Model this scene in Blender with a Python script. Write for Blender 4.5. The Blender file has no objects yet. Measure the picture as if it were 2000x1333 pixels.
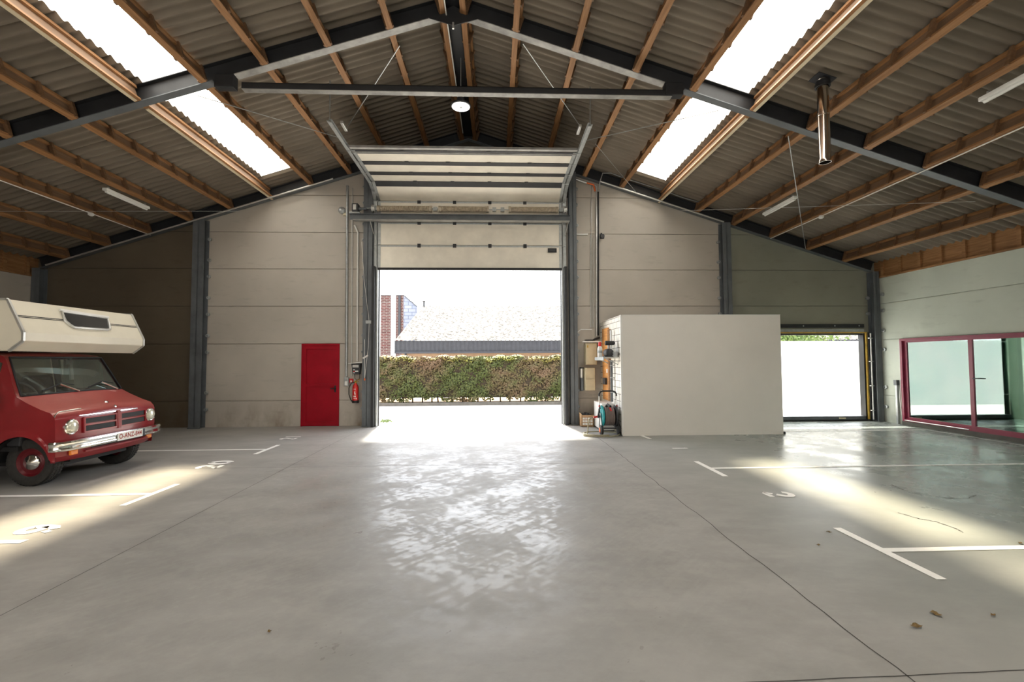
import bpy, math, random
from mathutils import Vector, Matrix
random.seed(7)
SC = bpy.context.scene
COL = SC.collection
PI = math.pi

# ------------------------------------------------------------------ helpers
class MB:
    """collects geometry and links it as one mesh object"""
    def __init__(s): s.v = []; s.f = []
    def add(s, vs, fs):
        b = len(s.v); s.v += [tuple(p) for p in vs]; s.f += [tuple(b+i for i in q) for q in fs]; return s
    def box(s, x0, x1, y0, y1, z0, z1):
        return s.add([(x0,y0,z0),(x1,y0,z0),(x1,y1,z0),(x0,y1,z0),(x0,y0,z1),(x1,y0,z1),(x1,y1,z1),(x0,y1,z1)],
                     [(0,3,2,1),(4,5,6,7),(0,1,5,4),(1,2,6,5),(2,3,7,6),(3,0,4,7)])
    def cbox(s, c, sx, sy, sz): return s.box(c[0]-sx/2,c[0]+sx/2,c[1]-sy/2,c[1]+sy/2,c[2]-sz/2,c[2]+sz/2)
    def bar(s, a, b, w, h, up=(0,0,1)):
        a = Vector(a); b = Vector(b); d = (b-a).normalized(); u = Vector(up)
        sd = d.cross(u)
        if sd.length < 1e-4: sd = d.cross(Vector((1,0,0)))
        sd.normalize(); u = sd.cross(d)
        o = [(-1,-1),(1,-1),(1,1),(-1,1)]
        vs = [p+sd*(i*w/2)+u*(j*h/2) for p in (a,b) for i,j in o]
        return s.add(vs, [(3,2,1,0),(4,5,6,7),(0,1,5,4),(1,2,6,5),(2,3,7,6),(3,0,4,7)])
    def tube(s, pts, r, n=8, closed=False):
        pts = [Vector(p) for p in pts]; m = len(pts); vs = []; prev = None
        for i, p in enumerate(pts):
            if closed: t = pts[(i+1)%m]-pts[i-1]
            else: t = (pts[min(i+1,m-1)]-pts[max(i-1,0)])
            t.normalize()
            if prev is None:
                a = t.cross(Vector((0,0,1)))
                if a.length < .05: a = t.cross(Vector((1,0,0)))
            else: a = prev - t*prev.dot(t)
            a.normalize(); prev = a; b = t.cross(a)
            rr = r[i] if isinstance(r, (list,tuple)) else r
            for k in range(n):
                q = 2*PI*k/n; vs.append(p+a*(math.cos(q)*rr)+b*(math.sin(q)*rr))
        fs = []
        for i in range(m if closed else m-1):
            j = (i+1) % m
            for k in range(n):
                l = (k+1) % n; fs.append((i*n+k, i*n+l, j*n+l, j*n+k))
        if not closed: fs += [tuple(range(n-1,-1,-1)), tuple((m-1)*n+k for k in range(n))]
        return s.add(vs, fs)
    def lathe(s, c, axis, prof, n=20, cap=True):
        c = Vector(c); ax = Vector(axis).normalized()
        a = ax.cross(Vector((0,0,1)))
        if a.length < .05: a = ax.cross(Vector((1,0,0)))
        a.normalize(); b = ax.cross(a); vs = []; m = len(prof)
        for r, h in prof:
            for k in range(n):
                q = 2*PI*k/n; vs.append(c+ax*h+a*(math.cos(q)*r)+b*(math.sin(q)*r))
        fs = [(i*n+k, i*n+(k+1)%n, (i+1)*n+(k+1)%n, (i+1)*n+k) for i in range(m-1) for k in range(n)]
        if cap and prof[0][0] > 1e-5: fs.append(tuple(range(n-1,-1,-1)))
        if cap and prof[-1][0] > 1e-5: fs.append(tuple((m-1)*n+k for k in range(n)))
        return s.add(vs, fs)
    def prism(s, poly, ax, a, b):
        """poly in the two other axes (in order), extruded along ax from a to b"""
        def P(p, t):
            if ax == 'X': return (t, p[0], p[1])
            if ax == 'Y': return (p[0], t, p[1])
            return (p[0], p[1], t)
        n = len(poly)
        vs = [P(p,a) for p in poly]+[P(p,b) for p in poly]
        fs = [tuple(range(n)), tuple(range(2*n-1,n-1,-1))]+[(i,i+n,(i+1)%n+n,(i+1)%n) for i in range(n)]
        return s.add(vs, fs)
    def build(s, name, mt, parent=None, smooth=None, bevel=0, solid=0):
        me = bpy.data.meshes.new(name)
        if parent is None:
            xs = [p[0] for p in s.v]; ys = [p[1] for p in s.v]; zs = [p[2] for p in s.v]
            o0 = Vector(((min(xs)+max(xs))/2, (min(ys)+max(ys))/2, min(zs)))
        else:
            o0 = Vector((0,0,0)); p = parent
            while p: o0 += p.location; p = p.parent
        me.from_pydata([(p[0]-o0.x, p[1]-o0.y, p[2]-o0.z) for p in s.v], [], s.f)
        import bmesh
        bm = bmesh.new(); bm.from_mesh(me); bmesh.ops.recalc_face_normals(bm, faces=bm.faces); bm.to_mesh(me); bm.free()
        me.materials.append(mt)
        ob = bpy.data.objects.new(name, me); COL.objects.link(ob)
        if parent is None: ob.location = o0
        else: ob.parent = parent
        if smooth:
            me.shade_smooth(); me.set_sharp_from_angle(angle=math.radians(smooth))
        if bevel:
            m = ob.modifiers.new('bevel','BEVEL'); m.width = bevel; m.segments = 2; m.limit_method = 'ANGLE'; m.angle_limit = math.radians(40)
        if solid:
            m = ob.modifiers.new('solid','SOLIDIFY'); m.thickness = solid; m.offset = 0
        return ob

def tag(o, label, cat=None, group=None, kind=None):
    o['label'] = label
    if cat: o['category'] = cat
    if group: o['group'] = group
    if kind: o['kind'] = kind
    return o
def thing(name, label, cat, loc, group=None, kind=None, rot=None):
    o = bpy.data.objects.new(name, None); COL.objects.link(o); o.location = loc
    o.empty_display_size = .1
    if rot: o.rotation_euler = rot
    return tag(o, label, cat, group, kind)
def copy_tree(o, parent=None):
    c = o.copy(); COL.objects.link(c)
    if parent: c.parent = parent
    for ch in list(o.children): copy_tree(ch, c)
    return c

# ------------------------------------------------------------------ materials
def nodes(name):
    m = bpy.data.materials.new(name); m.use_nodes = True
    nt = m.node_tree; return m, nt, nt.nodes, nt.links, nt.nodes['Principled BSDF']
def coord(N, L, scale=(1,1,1), kind='Object'):
    tc = N.new('ShaderNodeTexCoord'); mp = N.new('ShaderNodeMapping'); mp.inputs['Scale'].default_value = scale
    L.new(tc.outputs[kind], mp.inputs[0]); return mp.outputs[0]
def gcoord(N, L, scale=(1,1,1)):
    g = N.new('ShaderNodeNewGeometry'); mp = N.new('ShaderNodeMapping'); mp.inputs['Scale'].default_value = scale
    L.new(g.outputs['Position'], mp.inputs[0]); return mp.outputs[0]
def noise(N, L, vec, scale, detail=5, rough=.6):
    n = N.new('ShaderNodeTexNoise'); n.inputs['Scale'].default_value = scale; n.inputs['Detail'].default_value = detail
    n.inputs['Roughness'].default_value = rough; L.new(vec, n.inputs['Vector']); return n.outputs['Fac']
def ramp(N, L, fac, stops):
    r = N.new('ShaderNodeValToRGB'); e = r.color_ramp.elements
    while len(e) < len(stops): e.new(.5)
    for i, (p, c) in enumerate(stops):
        e[i].position = p; e[i].color = (c[0],c[1],c[2],1) if isinstance(c,(tuple,list)) else (c,c,c,1)
    L.new(fac, r.inputs[0]); return r.outputs[0]
def mix(N, L, a, b, fac, mode='MIX'):
    m = N.new('ShaderNodeMix'); m.data_type = 'RGBA'; m.blend_type = mode
    for s, v in ((m.inputs[0],fac),(m.inputs[6],a),(m.inputs[7],b)):
        if isinstance(v, bpy.types.NodeSocket): L.new(v, s)
        elif isinstance(v, (tuple,list)): s.default_value = (v[0],v[1],v[2],1)
        else: s.default_value = v
    return m.outputs[2]
def mth(N, L, op, a, b=0., c=0.):
    m = N.new('ShaderNodeMath'); m.operation = op
    for s, v in zip(m.inputs, (a,b,c)):
        if isinstance(v, bpy.types.NodeSocket): L.new(v, s)
        else: s.default_value = v
    return m.outputs[0]
def bump(N, L, B, h, strength=.2, dist=.01):
    b = N.new('ShaderNodeBump'); b.inputs['Strength'].default_value = strength; b.inputs['Distance'].default_value = dist
    L.new(h, b.inputs['Height']); L.new(b.outputs[0], B.inputs['Normal'])
def simple(name, col, rough=.5, metal=0., var=.12, scale=6., spec=.5, coat=0., bmp=0., emit=None, world=True):
    m, nt, N, L, B = nodes(name)
    v = gcoord(N, L) if world else coord(N, L)
    f = noise(N, L, v, scale, 4)
    lo = tuple(c*(1-var) for c in col); hi = tuple(min(1,c*(1+var)) for c in col)
    L.new(ramp(N, L, f, [(.3,lo),(.7,hi)]), B.inputs['Base Color'])
    B.inputs['Roughness'].default_value = rough; B.inputs['Metallic'].default_value = metal
    B.inputs['Specular IOR Level'].default_value = spec; B.inputs['Coat Weight'].default_value = coat; B.inputs['Coat Roughness'].default_value = .06
    if bmp: bump(N, L, B, f, bmp)
    if emit: B.inputs['Emission Color'].default_value = (*emit[0],1); B.inputs['Emission Strength'].default_value = emit[1]
    return m

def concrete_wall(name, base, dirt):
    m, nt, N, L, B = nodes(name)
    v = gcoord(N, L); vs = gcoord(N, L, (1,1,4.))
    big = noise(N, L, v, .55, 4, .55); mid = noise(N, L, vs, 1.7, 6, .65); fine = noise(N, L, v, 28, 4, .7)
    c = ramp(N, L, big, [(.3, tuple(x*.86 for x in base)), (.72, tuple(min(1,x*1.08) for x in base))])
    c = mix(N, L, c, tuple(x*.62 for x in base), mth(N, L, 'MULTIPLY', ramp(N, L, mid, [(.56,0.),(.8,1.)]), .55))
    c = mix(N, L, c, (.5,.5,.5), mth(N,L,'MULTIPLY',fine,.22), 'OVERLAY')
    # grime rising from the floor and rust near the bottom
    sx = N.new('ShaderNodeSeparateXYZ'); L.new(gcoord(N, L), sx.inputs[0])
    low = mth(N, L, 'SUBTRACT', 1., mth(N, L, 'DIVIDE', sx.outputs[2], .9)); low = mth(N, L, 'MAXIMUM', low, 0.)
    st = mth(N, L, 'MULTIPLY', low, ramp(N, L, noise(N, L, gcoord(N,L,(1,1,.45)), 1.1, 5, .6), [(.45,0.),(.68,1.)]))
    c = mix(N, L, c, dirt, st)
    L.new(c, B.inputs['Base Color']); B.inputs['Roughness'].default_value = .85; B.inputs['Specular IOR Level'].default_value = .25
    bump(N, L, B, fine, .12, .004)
    return m

def floor_mat():
    m, nt, N, L, B = nodes('polished concrete floor')
    v = gcoord(N, L); va = gcoord(N, L, (.6,1.1,1))
    big = noise(N, L, v, .35, 5, .6); mid = noise(N, L, va, 1.3, 8, .65); fine = noise(N, L, v, 60, 3, .7)
    c = ramp(N, L, big, [(.3,(.292,.285,.270)),(.55,(.345,.333,.312)),(.75,(.322,.318,.308))])
    c = mix(N, L, c, (.225,.216,.203), mth(N, L, 'MULTIPLY', ramp(N, L, mid, [(.42,0.),(.80,1.)]), .75))
    c = mix(N, L, c, (.46,.445,.42), mth(N, L, 'MULTIPLY', ramp(N, L, noise(N, L, va, 2.4, 8, .7), [(.46,0.),(.80,1.)]), .5))
    c = mix(N, L, c, (.5,.5,.5), mth(N,L,'MULTIPLY',fine,.10), 'OVERLAY')
    sx = N.new('ShaderNodeSeparateXYZ'); L.new(gcoord(N, L), sx.inputs[0])
    # glazed side stalls: sealed and smoother, with greenish light put into the colour
    right = ramp(N, L, mth(N, L, 'DIVIDE', mth(N,L,'SUBTRACT',sx.outputs[0],2.2), 6.), [(0.,0.),(.6,1.)])
    c = mix(N, L, c, (.285,.325,.312), mth(N, L, 'MULTIPLY', right, .8))
    # tyre scuffs: thin streaks turned across the aisle
    def streak(rot, sc):
        g = N.new('ShaderNodeNewGeometry'); m1 = N.new('ShaderNodeMapping'); m1.inputs['Rotation'].default_value = (0,0,rot); L.new(g.outputs['Position'], m1.inputs[0])
        mp = N.new('ShaderNodeMapping'); mp.inputs['Scale'].default_value = sc; L.new(m1.outputs[0], mp.inputs[0]); return mp.outputs[0]
    scuff = ramp(N, L, noise(N, L, streak(-.75,(.30,7,1)), 1.1, 3, .5), [(.52,0.),(.85,1.)])
    c = mix(N, L, c, (.30,.29,.275), mth(N, L, 'MULTIPLY', scuff, .18))
    L.new(c, B.inputs['Base Color'])
    # worn shiny spots: broken small patches, some drawn out along the tracks of wheels
    p1 = noise(N, L, streak(-.7,(1.2,1.0,1)), 8.5, 12, .70); p2 = noise(N, L, streak(-.80,(1.2,30,1)), .9, 6, .6)
    p3 = noise(N, L, gcoord(N,L,(1,.8,1)), 1.6, 5, .6)
    pol = mth(N, L, 'ADD', mth(N,L,'ADD',mth(N,L,'MULTIPLY',p1,.42),mth(N,L,'MULTIPLY',p3,.38)), mth(N,L,'MULTIPLY',p2,.20))
    r1 = ramp(N, L, pol, [(.40,.60),(.495,.50),(.525,.36),(.60,.27)])
    r2 = ramp(N, L, noise(N,L,gcoord(N,L),1.6,7,.65), [(.40,.34),(.62,.20)])
    # the drive-through aisle is polished by traffic, the stalls beside it are not
    am = mth(N, L, 'MULTIPLY', ramp(N, L, mth(N,L,'DIVIDE',mth(N,L,'ADD',sx.outputs[0],4.4),2.), [(0.,0.),(1.,1.)]), ramp(N, L, mth(N,L,'DIVIDE',mth(N,L,'SUBTRACT',sx.outputs[0],1.3),1.5), [(0.,1.),(1.,0.)]))
    r1 = mix(N, L, (.50,.50,.50), r1, am)
    rr = mix(N, L, r1, r2, right)
    L.new(rr, B.inputs['Roughness'])
    B.inputs['Specular IOR Level'].default_value = .30
    bump(N, L, B, fine, .04, .004)
    return m

def wood(name, dark, light, rough=.6):
    m, nt, N, L, B = nodes(name)
    tc = N.new('ShaderNodeTexCoord'); mp = N.new('ShaderNodeMapping'); mp.inputs['Scale'].default_value = (14,.9,14)
    L.new(tc.outputs['Object'], mp.inputs[0])
    oi = N.new('ShaderNodeObjectInfo')
    f = noise(N, L, mp.outputs[0], 2., 6, .6); g = noise(N, L, gcoord(N,L), .8, 3)
    c = ramp(N, L, f, [(.28,dark),(.72,light)])
    c = mix(N, L, c, tuple(x*.55 for x in dark), mth(N,L,'MULTIPLY',ramp(N,L,g,[(.5,0.),(.8,1.)]),.6))
    L.new(c, B.inputs['Base Color']); B.inputs['Roughness'].default_value = rough; B.inputs['Specular IOR Level'].default_value = .35
    bump(N, L, B, f, .15, .003)
    return m

def sheet_mat():
    m, nt, N, L, B = nodes('weathered fibre cement sheet')
    a = noise(N, L, gcoord(N,L,(.4,1.6,.4)), 1.3, 4, .55); b = noise(N, L, gcoord(N,L), .5, 4)
    c = ramp(N, L, a, [(.3,(.185,.157,.122)),(.5,(.22,.187,.147)),(.75,(.262,.225,.18))])
    c = mix(N, L, c, (.12,.105,.085), mth(N,L,'MULTIPLY',ramp(N,L,b,[(.45,0.),(.75,1.)]),.6))
    L.new(c, B.inputs['Base Color']); B.inputs['Roughness'].default_value = .9; B.inputs['Specular IOR Level'].default_value = .15
    return m

def skylight_mat():
    m, nt, N, L, B = nodes('translucent skylight sheet')
    N.remove(B); out = N['Material Output']
    tr = N.new('ShaderNodeBsdfTransparent'); tl = N.new('ShaderNodeBsdfTranslucent'); df = N.new('ShaderNodeBsdfDiffuse')
    f = noise(N, L, gcoord(N,L), 3., 4)
    L.new(ramp(N, L, f, [(.3,(.86,.84,.8)),(.7,(.97,.95,.91))]), tl.inputs[0])
    tr.inputs[0].default_value = (1,.91,.74,1); df.inputs[0].default_value = (.9,.88,.85,1)
    m1 = N.new('ShaderNodeMixShader'); m1.inputs[0].default_value = .62; L.new(tl.outputs[0], m1.inputs[1]); L.new(tr.outputs[0], m1.inputs[2])
    m2 = N.new('ShaderNodeMixShader'); m2.inputs[0].default_value = .08; L.new(m1.outputs[0], m2.inputs[1]); L.new(df.outputs[0], m2.inputs[2])
    L.new(m2.outputs[0], out.inputs[0]); return m

def glass(name, tint, refl=.12, film=.0, rough=.02):
    m, nt, N, L, B = nodes(name); N.remove(B); out = N['Material Output']
    tr = N.new('ShaderNodeBsdfTransparent'); tr.inputs[0].default_value = (*tint,1)
    gl = N.new('ShaderNodeBsdfGlossy'); gl.inputs['Roughness'].default_value = rough
    f = noise(N, L, gcoord(N,L), 1.3, 3)
    L.new(ramp(N, L, f, [(.3,(.72,.97,.90)),(.7,(.84,1,.95))]), gl.inputs[0])
    lw = N.new('ShaderNodeLayerWeight'); lw.inputs[0].default_value = .35
    fac = mth(N, L, 'ADD', mth(N,L,'MULTIPLY',lw.outputs['Fresnel'],.9), refl)
    fac = mth(N, L, 'MINIMUM', fac, 1.)
    ms = N.new('ShaderNodeMixShader'); L.new(fac, ms.inputs[0]); L.new(tr.outputs[0], ms.inputs[1]); L.new(gl.outputs[0], ms.inputs[2])
    last = ms
    if film:
        df = N.new('ShaderNodeBsdfDiffuse'); df.inputs[0].default_value = (.42,.42,.38,1)
        m2 = N.new('ShaderNodeMixShader'); m2.inputs[0].default_value = film; L.new(ms.outputs[0], m2.inputs[1]); L.new(df.outputs[0], m2.inputs[2]); last = m2
    L.new(last.outputs[0], out.inputs[0]); return m

def bricks(name, c1, c2, mortar, w, h, axes, msize=.012, rough=.8):
    m, nt, N, L, B = nodes(name)
    g = N.new('ShaderNodeNewGeometry'); sx = N.new('ShaderNodeSeparateXYZ'); cx = N.new('ShaderNodeCombineXYZ')
    L.new(g.outputs['Position'], sx.inputs[0]); L.new(sx.outputs['XYZ'.index(axes[0])], cx.inputs[0]); L.new(sx.outputs['XYZ'.index(axes[1])], cx.inputs[1])
    b = N.new('ShaderNodeTexBrick'); L.new(cx.outputs[0], b.inputs['Vector'])
    b.inputs['Color1'].default_value = (*c1,1); b.inputs['Color2'].default_value = (*c2,1); b.inputs['Mortar'].default_value = (*mortar,1)
    b.inputs['Scale'].default_value = 1; b.inputs['Brick Width'].default_value = w; b.inputs['Row Height'].default_value = h; b.inputs['Mortar Size'].default_value = msize
    f = noise(N, L, gcoord(N,L), 9, 4)
    L.new(mix(N, L, b.outputs['Color'], (.5,.5,.5), mth(N,L,'MULTIPLY',f,.25), 'OVERLAY'), B.inputs['Base Color'])
    B.inputs['Roughness'].default_value = rough; bump(N, L, B, b.outputs['Fac'], -.3, .01)
    return m

def leaf_mat(name, ga, gb, br, brown_amt):
    m, nt, N, L, B = nodes(name)
    a = noise(N, L, gcoord(N,L,(.7,1,1)), .9, 5, .6); b = noise(N, L, gcoord(N,L), 14, 3)
    g = ramp(N, L, b, [(.3,ga),(.7,gb)])
    c = mix(N, L, g, br, ramp(N, L, a, [(.5-brown_amt*.12,0.),(.66-brown_amt*.1,.9)]))
    L.new(c, B.inputs['Base Color']); B.inputs['Roughness'].default_value = .6; B.inputs['Specular IOR Level'].default_value = .25
    return m

M = {}
M['wall'] = concrete_wall('warm grey concrete panel', (.50,.46,.405), (.17,.12,.075))
M['wall_dark'] = concrete_wall('dark brown concrete panel', (.15,.122,.088), (.10,.065,.035))  # darker brown base tone for the bay behind the van
M['wall_top'] = concrete_wall('shaded concrete panel', (.055,.048,.040), (.05,.04,.03))  # gable top: shade above the stored door put into the panel colour
M['wall_dark2'] = concrete_wall('darker grey green panel', (.29,.29,.235), (.16,.13,.09))  # darker grey green base tone for the bay at the side gate
M['wall_r'] = concrete_wall('pale green grey concrete panel', (.56,.595,.52), (.25,.25,.18))  # greenish cast of the mixed light put into the panel colour
M['floor'] = floor_mat()
M['joint'] = simple('dark joint', (.06,.055,.05), .9)
M['sheet'] = sheet_mat()
M['sky'] = skylight_mat()
M['timber'] = wood('brown stained timber', (.22,.105,.042), (.42,.22,.095))
M['plywood'] = wood('brown plywood web', (.15,.088,.052), (.235,.145,.088))
M['stiff'] = wood('dark brown stiffener', (.13,.068,.034), (.22,.125,.065))
M['skylit_wood'] = wood('pale batten', (.62,.52,.36), (.78,.68,.5))
M['steel'] = simple('blue grey painted steel', (.125,.138,.150), .5, 0, .2, 2.5)
M['steel_dk'] = simple('anthracite painted steel', (.022,.023,.026), .55, 0, .25, 3)
M['steel_lit'] = simple('floor lit steel flange', (.33,.325,.31), .5, .15, .3, 4)  # lighter copy of the steel: floor light on flange undersides put into colour
M['galv'] = simple('galvanised steel', (.42,.44,.44), .42, .6, .15, 12)
M['alu'] = simple('aluminium profile', (.62,.62,.60), .35, .7, .08, 10)
M['door_w'] = simple('off white door panel', (.84,.79,.69), .30, .18, .08, 2.2, spec=.7)
M['black'] = simple('black rubber', (.012,.012,.013), .6, 0, .2, 8)
M['dark'] = simple('dark plastic', (.035,.036,.04), .5, 0, .2, 8)
M['maroon'] = simple('dark red door paint', (.33,.004,.015), .45, 0, .14, 2.5, spec=.2)
M['purple'] = simple('bordeaux window frame paint', (.23,.022,.055), .4, 0, .12, 4)
M['white'] = simple('white paint', (.78,.77,.74), .5, 0, .06, 3)
M['linewhite'] = simple('worn white road paint', (.95,.94,.91), .55, 0, .05, 9)
M['part'] = simple('smooth grey white board', (.77,.735,.685), .55, 0, .03, 1.2, bmp=.02)
M['cream'] = simple('cream gel coat', (.74,.69,.57), .32, 0, .06, 1.6, coat=.2)
def van_paint():
    m, nt, N, L, B = nodes('faded red car paint')
    f = noise(N, L, gcoord(N,L), 2.2, 5); g = N.new('ShaderNodeNewGeometry'); sx = N.new('ShaderNodeSeparateXYZ'); L.new(g.outputs['Normal'], sx.inputs[0])
    c = ramp(N, L, f, [(.3,(.21,.008,.013)),(.7,(.29,.014,.020))])
    dust_sheen = mth(N, L, 'MULTIPLY', ramp(N, L, sx.outputs[2], [(.35,0.),(.95,1.)]), ramp(N, L, noise(N,L,gcoord(N,L),5,5,.7), [(.25,.45),(.75,.85)]))  # upward faces: dust, with the sheen of the skylights put into the colour
    L.new(mix(N, L, c, (.43,.105,.085), dust_sheen), B.inputs['Base Color'])
    L.new(mth(N, L, 'ADD', mth(N,L,'MULTIPLY',dust_sheen,.25), .28), B.inputs['Roughness'])
    B.inputs['Coat Weight'].default_value = .35; B.inputs['Coat Roughness'].default_value = .12
    return m
M['vanred'] = van_paint()
M['rim'] = simple('dark red wheel paint', (.13,.004,.010), .4, 0, .15, 8)
M['chrome'] = simple('chrome', (.82,.82,.80), .12, 1., .04, 5)
M['stainless'] = simple('polished stainless steel', (.62,.56,.50), .16, 1., .06, 3)
M['tyre'] = simple('tyre rubber', (.030,.028,.026), .8, 0, .3, 20)
M['amber'] = simple('amber lens', (.85,.24,.02), .25, 0, .1, 20, coat=.5)
M['lens'] = simple('headlamp lens', (.72,.72,.60), .15, .35, .12, 40, coat=.6)
M['glass'] = glass('green tinted glass', (.88,.95,.92), .15)
M['vglass'] = glass('dusty windscreen', (.42,.43,.40), .06, .10)
M['dglass'] = simple('dark acrylic pane', (.045,.045,.045), .12, 0, .1, 3)
M['blue'] = simple('teal plastic', (.015,.33,.36), .4, 0, .1, 8)
M['hose'] = simple('brown grey hose', (.20,.155,.14), .5, 0, .15, 10)
M['tan_hose'] = simple('olive tan hose', (.30,.27,.17), .5, 0, .15, 10)
M['red'] = simple('bright red enamel', (.62,.02,.018), .3, 0, .1, 6, coat=.3)
M['orange'] = simple('orange plastic', (.85,.16,.03), .45, 0, .12, 8)
M['card'] = simple('brown cardboard', (.48,.30,.16), .8, 0, .15, 6)
M['orangewood'] = wood('orange pine plank', (.52,.22,.06), (.80,.40,.14))
M['yellow'] = simple('yellow ochre rail', (.52,.33,.05), .5, 0, .25, 6)
M['beige'] = simple('beige plastic case', (.62,.55,.38), .5, 0, .1, 5)
M['seat'] = simple('blue grey seat cloth', (.17,.18,.26), .8, 0, .2, 10)
M['seat2'] = simple('brown seat cloth', (.20,.13,.10), .8, 0, .2, 10)
M['spring'] = simple('rusty zinc spring', (.42,.36,.28), .5, .3, .3, 18)
M['plate'] = simple('white licence plate', (.85,.84,.80), .4, 0, .04, 8)
M['platered'] = simple('dark red lettering', (.34,.03,.02), .5, 0, .05, 8)
M['block'] = bricks('white painted block wall', (.86,.83,.76), (.80,.77,.70), (.10,.09,.08), .32, .155, 'YZ', .006)
M['redbrick'] = bricks('red brick facade', (.036,.005,.0035), (.065,.011,.009), (.13,.115,.10), .42, .13, 'XZ', .018)
M['peach'] = simple('peach stucco', (.24,.155,.095), .9, 0, .12, 3)
M['slate'] = bricks('pale blue slate', (.15,.17,.22), (.19,.20,.235), (.07,.08,.12), .6, .28, 'XZ', .02)
M['fascia'] = simple('dark corrugated fascia', (.019,.020,.025), .7, 0, .25, 5)
M['roofsheet'] = simple('lichen spotted roof sheet', (.120,.114,.105), .95, 0, .75, 5, spec=.03)
M['yard'] = simple('bright concrete yard', (.62,.60,.56), .9, 0, .08, 1.5)
M['apron'] = simple('pale threshold concrete', (.75,.73,.69), .7, 0, .06, 4)
M['kerb'] = simple('dark kerb', (.10,.095,.085), .9, 0, .2, 5)
M['soil'] = simple('dry soil', (.26,.17,.09), 1, 0, .4, 4)
M['hedge'] = leaf_mat('hedge leaves', (.014,.025,.005), (.075,.088,.022), (.105,.066,.040), .30)
M['sunlit_top'] = leaf_mat('sunlit hedge top leaves', (.16,.17,.03), (.30,.30,.07), (.25,.20,.07), .3)  # sun on the hedge top put into a lighter leaf colour
M['shrub'] = leaf_mat('shrub leaves', (.04,.075,.017), (.12,.18,.04), (.15,.17,.05), .1)
M['twig'] = simple('hedge twigs', (.025,.018,.010), .95, 0, .3, 12)
M['leafbrown'] = simple('dry leaf', (.16,.10,.03), .8, 0, .4, 60)
M['screen'] = None
def banner_mat():
    m, nt, N, L, B = nodes('white translucent tarpaulin'); N.remove(B); out = N['Material Output']
    tl = N.new('ShaderNodeBsdfTranslucent'); df = N.new('ShaderNodeBsdfDiffuse')
    f = noise(N, L, gcoord(N,L), 2, 3)
    L.new(ramp(N, L, f, [(.3,(.84,.86,.86)),(.7,(.92,.93,.92))]), tl.inputs[0]); df.inputs[0].default_value = (.9,.91,.9,1)
    ms = N.new('ShaderNodeMixShader'); ms.inputs[0].default_value = .3; L.new(tl.outputs[0], ms.inputs[1]); L.new(df.outputs[0], ms.inputs[2])
    L.new(ms.outputs[0], out.inputs[0]); return m
M['screen'] = banner_mat()
def lamp_mat(name, c, s):
    m, nt, N, L, B = nodes(name)
    f = noise(N, L, gcoord(N,L), 20, 2)
    L.new(ramp(N, L, f, [(0.,tuple(x*.97 for x in c)),(1.,c)]), B.inputs['Emission Color']); B.inputs['Emission Strength'].default_value = s
    B.inputs['Base Color'].default_value = (.8,.8,.8,1); return m
M['lamp'] = lamp_mat('lit lamp disc', (1,.98,.94), 3.)
M['tubelamp'] = simple('white lamp housing', (.80,.80,.77), .4, 0, .04, 8)

# ------------------------------------------------------------------ the hall's measures (metres; Y runs towards the gable)
XL, XR, XC = -12.0, 10.70, -0.70
YB = 12.41            # inner face of the gable wall
YREAR = -6.4
SL = .322; TH = math.atan(SL)
ZR = 7.79             # underside of the rafters at the ridge
YF = 7.77             # the portal frame in the middle of the view
def zb(x): return ZR - SL*abs(x-XC)
def zs(x): return zb(x)+.335       # roof sheet

# ---------------- floor
fl = MB(); fl.add([(XL-.2,YREAR,0),(XR+.2,YREAR,0),(XR+.2,YB+.17,0),(XL-.2,YB+.17,0)], [(0,1,2,3)])
tag(fl.build('floor', M['floor']), 'grey polished concrete hall floor with worn patches', 'floor', kind='structure')
def strip(mb, a, b, w, z=.002):
    a = Vector((*a,z)); b = Vector((*b,z)); d = (b-a).normalized(); n = Vector((-d.y,d.x,0))*w/2
    mb.add([a-n,b-n,b+n,a+n], [(0,1,2,3)])
def wob(a, b, n, amp):
    return [(a[0]+(b[0]-a[0])*i/n+random.uniform(-amp,amp), a[1]+(b[1]-a[1])*i/n+random.uniform(-amp,amp)) for i in range(n+1)]
jl = MB()
for a, b, w, amp in (((-3.40,-1),(-3.39,12.3),.006,0), ((2.22,-1),(2.30,10.2),.008,.012), ((-9.5,7.66),(2.05,7.68),.006,0), ((.9,2.47),(10.5,2.60),.007,.004)):
    p = wob(a, b, 60, amp)
    for q, r in zip(p, p[1:]): strip(jl, q, r, w)
for p in ([(5.44,6.13),(5.38,5.88),(5.42,5.68),(5.60,5.52),(5.85,5.50),(6.09,5.62)], [(4.53,5.04),(4.58,4.84),(4.68,4.74),(4.69,4.56),(4.65,4.43)]):
    q_ = []
    for a, b in zip(p, p[1:]): q_ += wob(a, b, 8, .008)
    for a, b in zip(q_, q_[1:]):
        if (Vector(b)-Vector(a)).length > 1e-4: strip(jl, a, b, random.uniform(.006,.02))
tag(jl.build('trim_1', M['joint']), 'dark saw-cut joints and cracks in the hall floor', 'floor joint', kind='structure')

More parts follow.
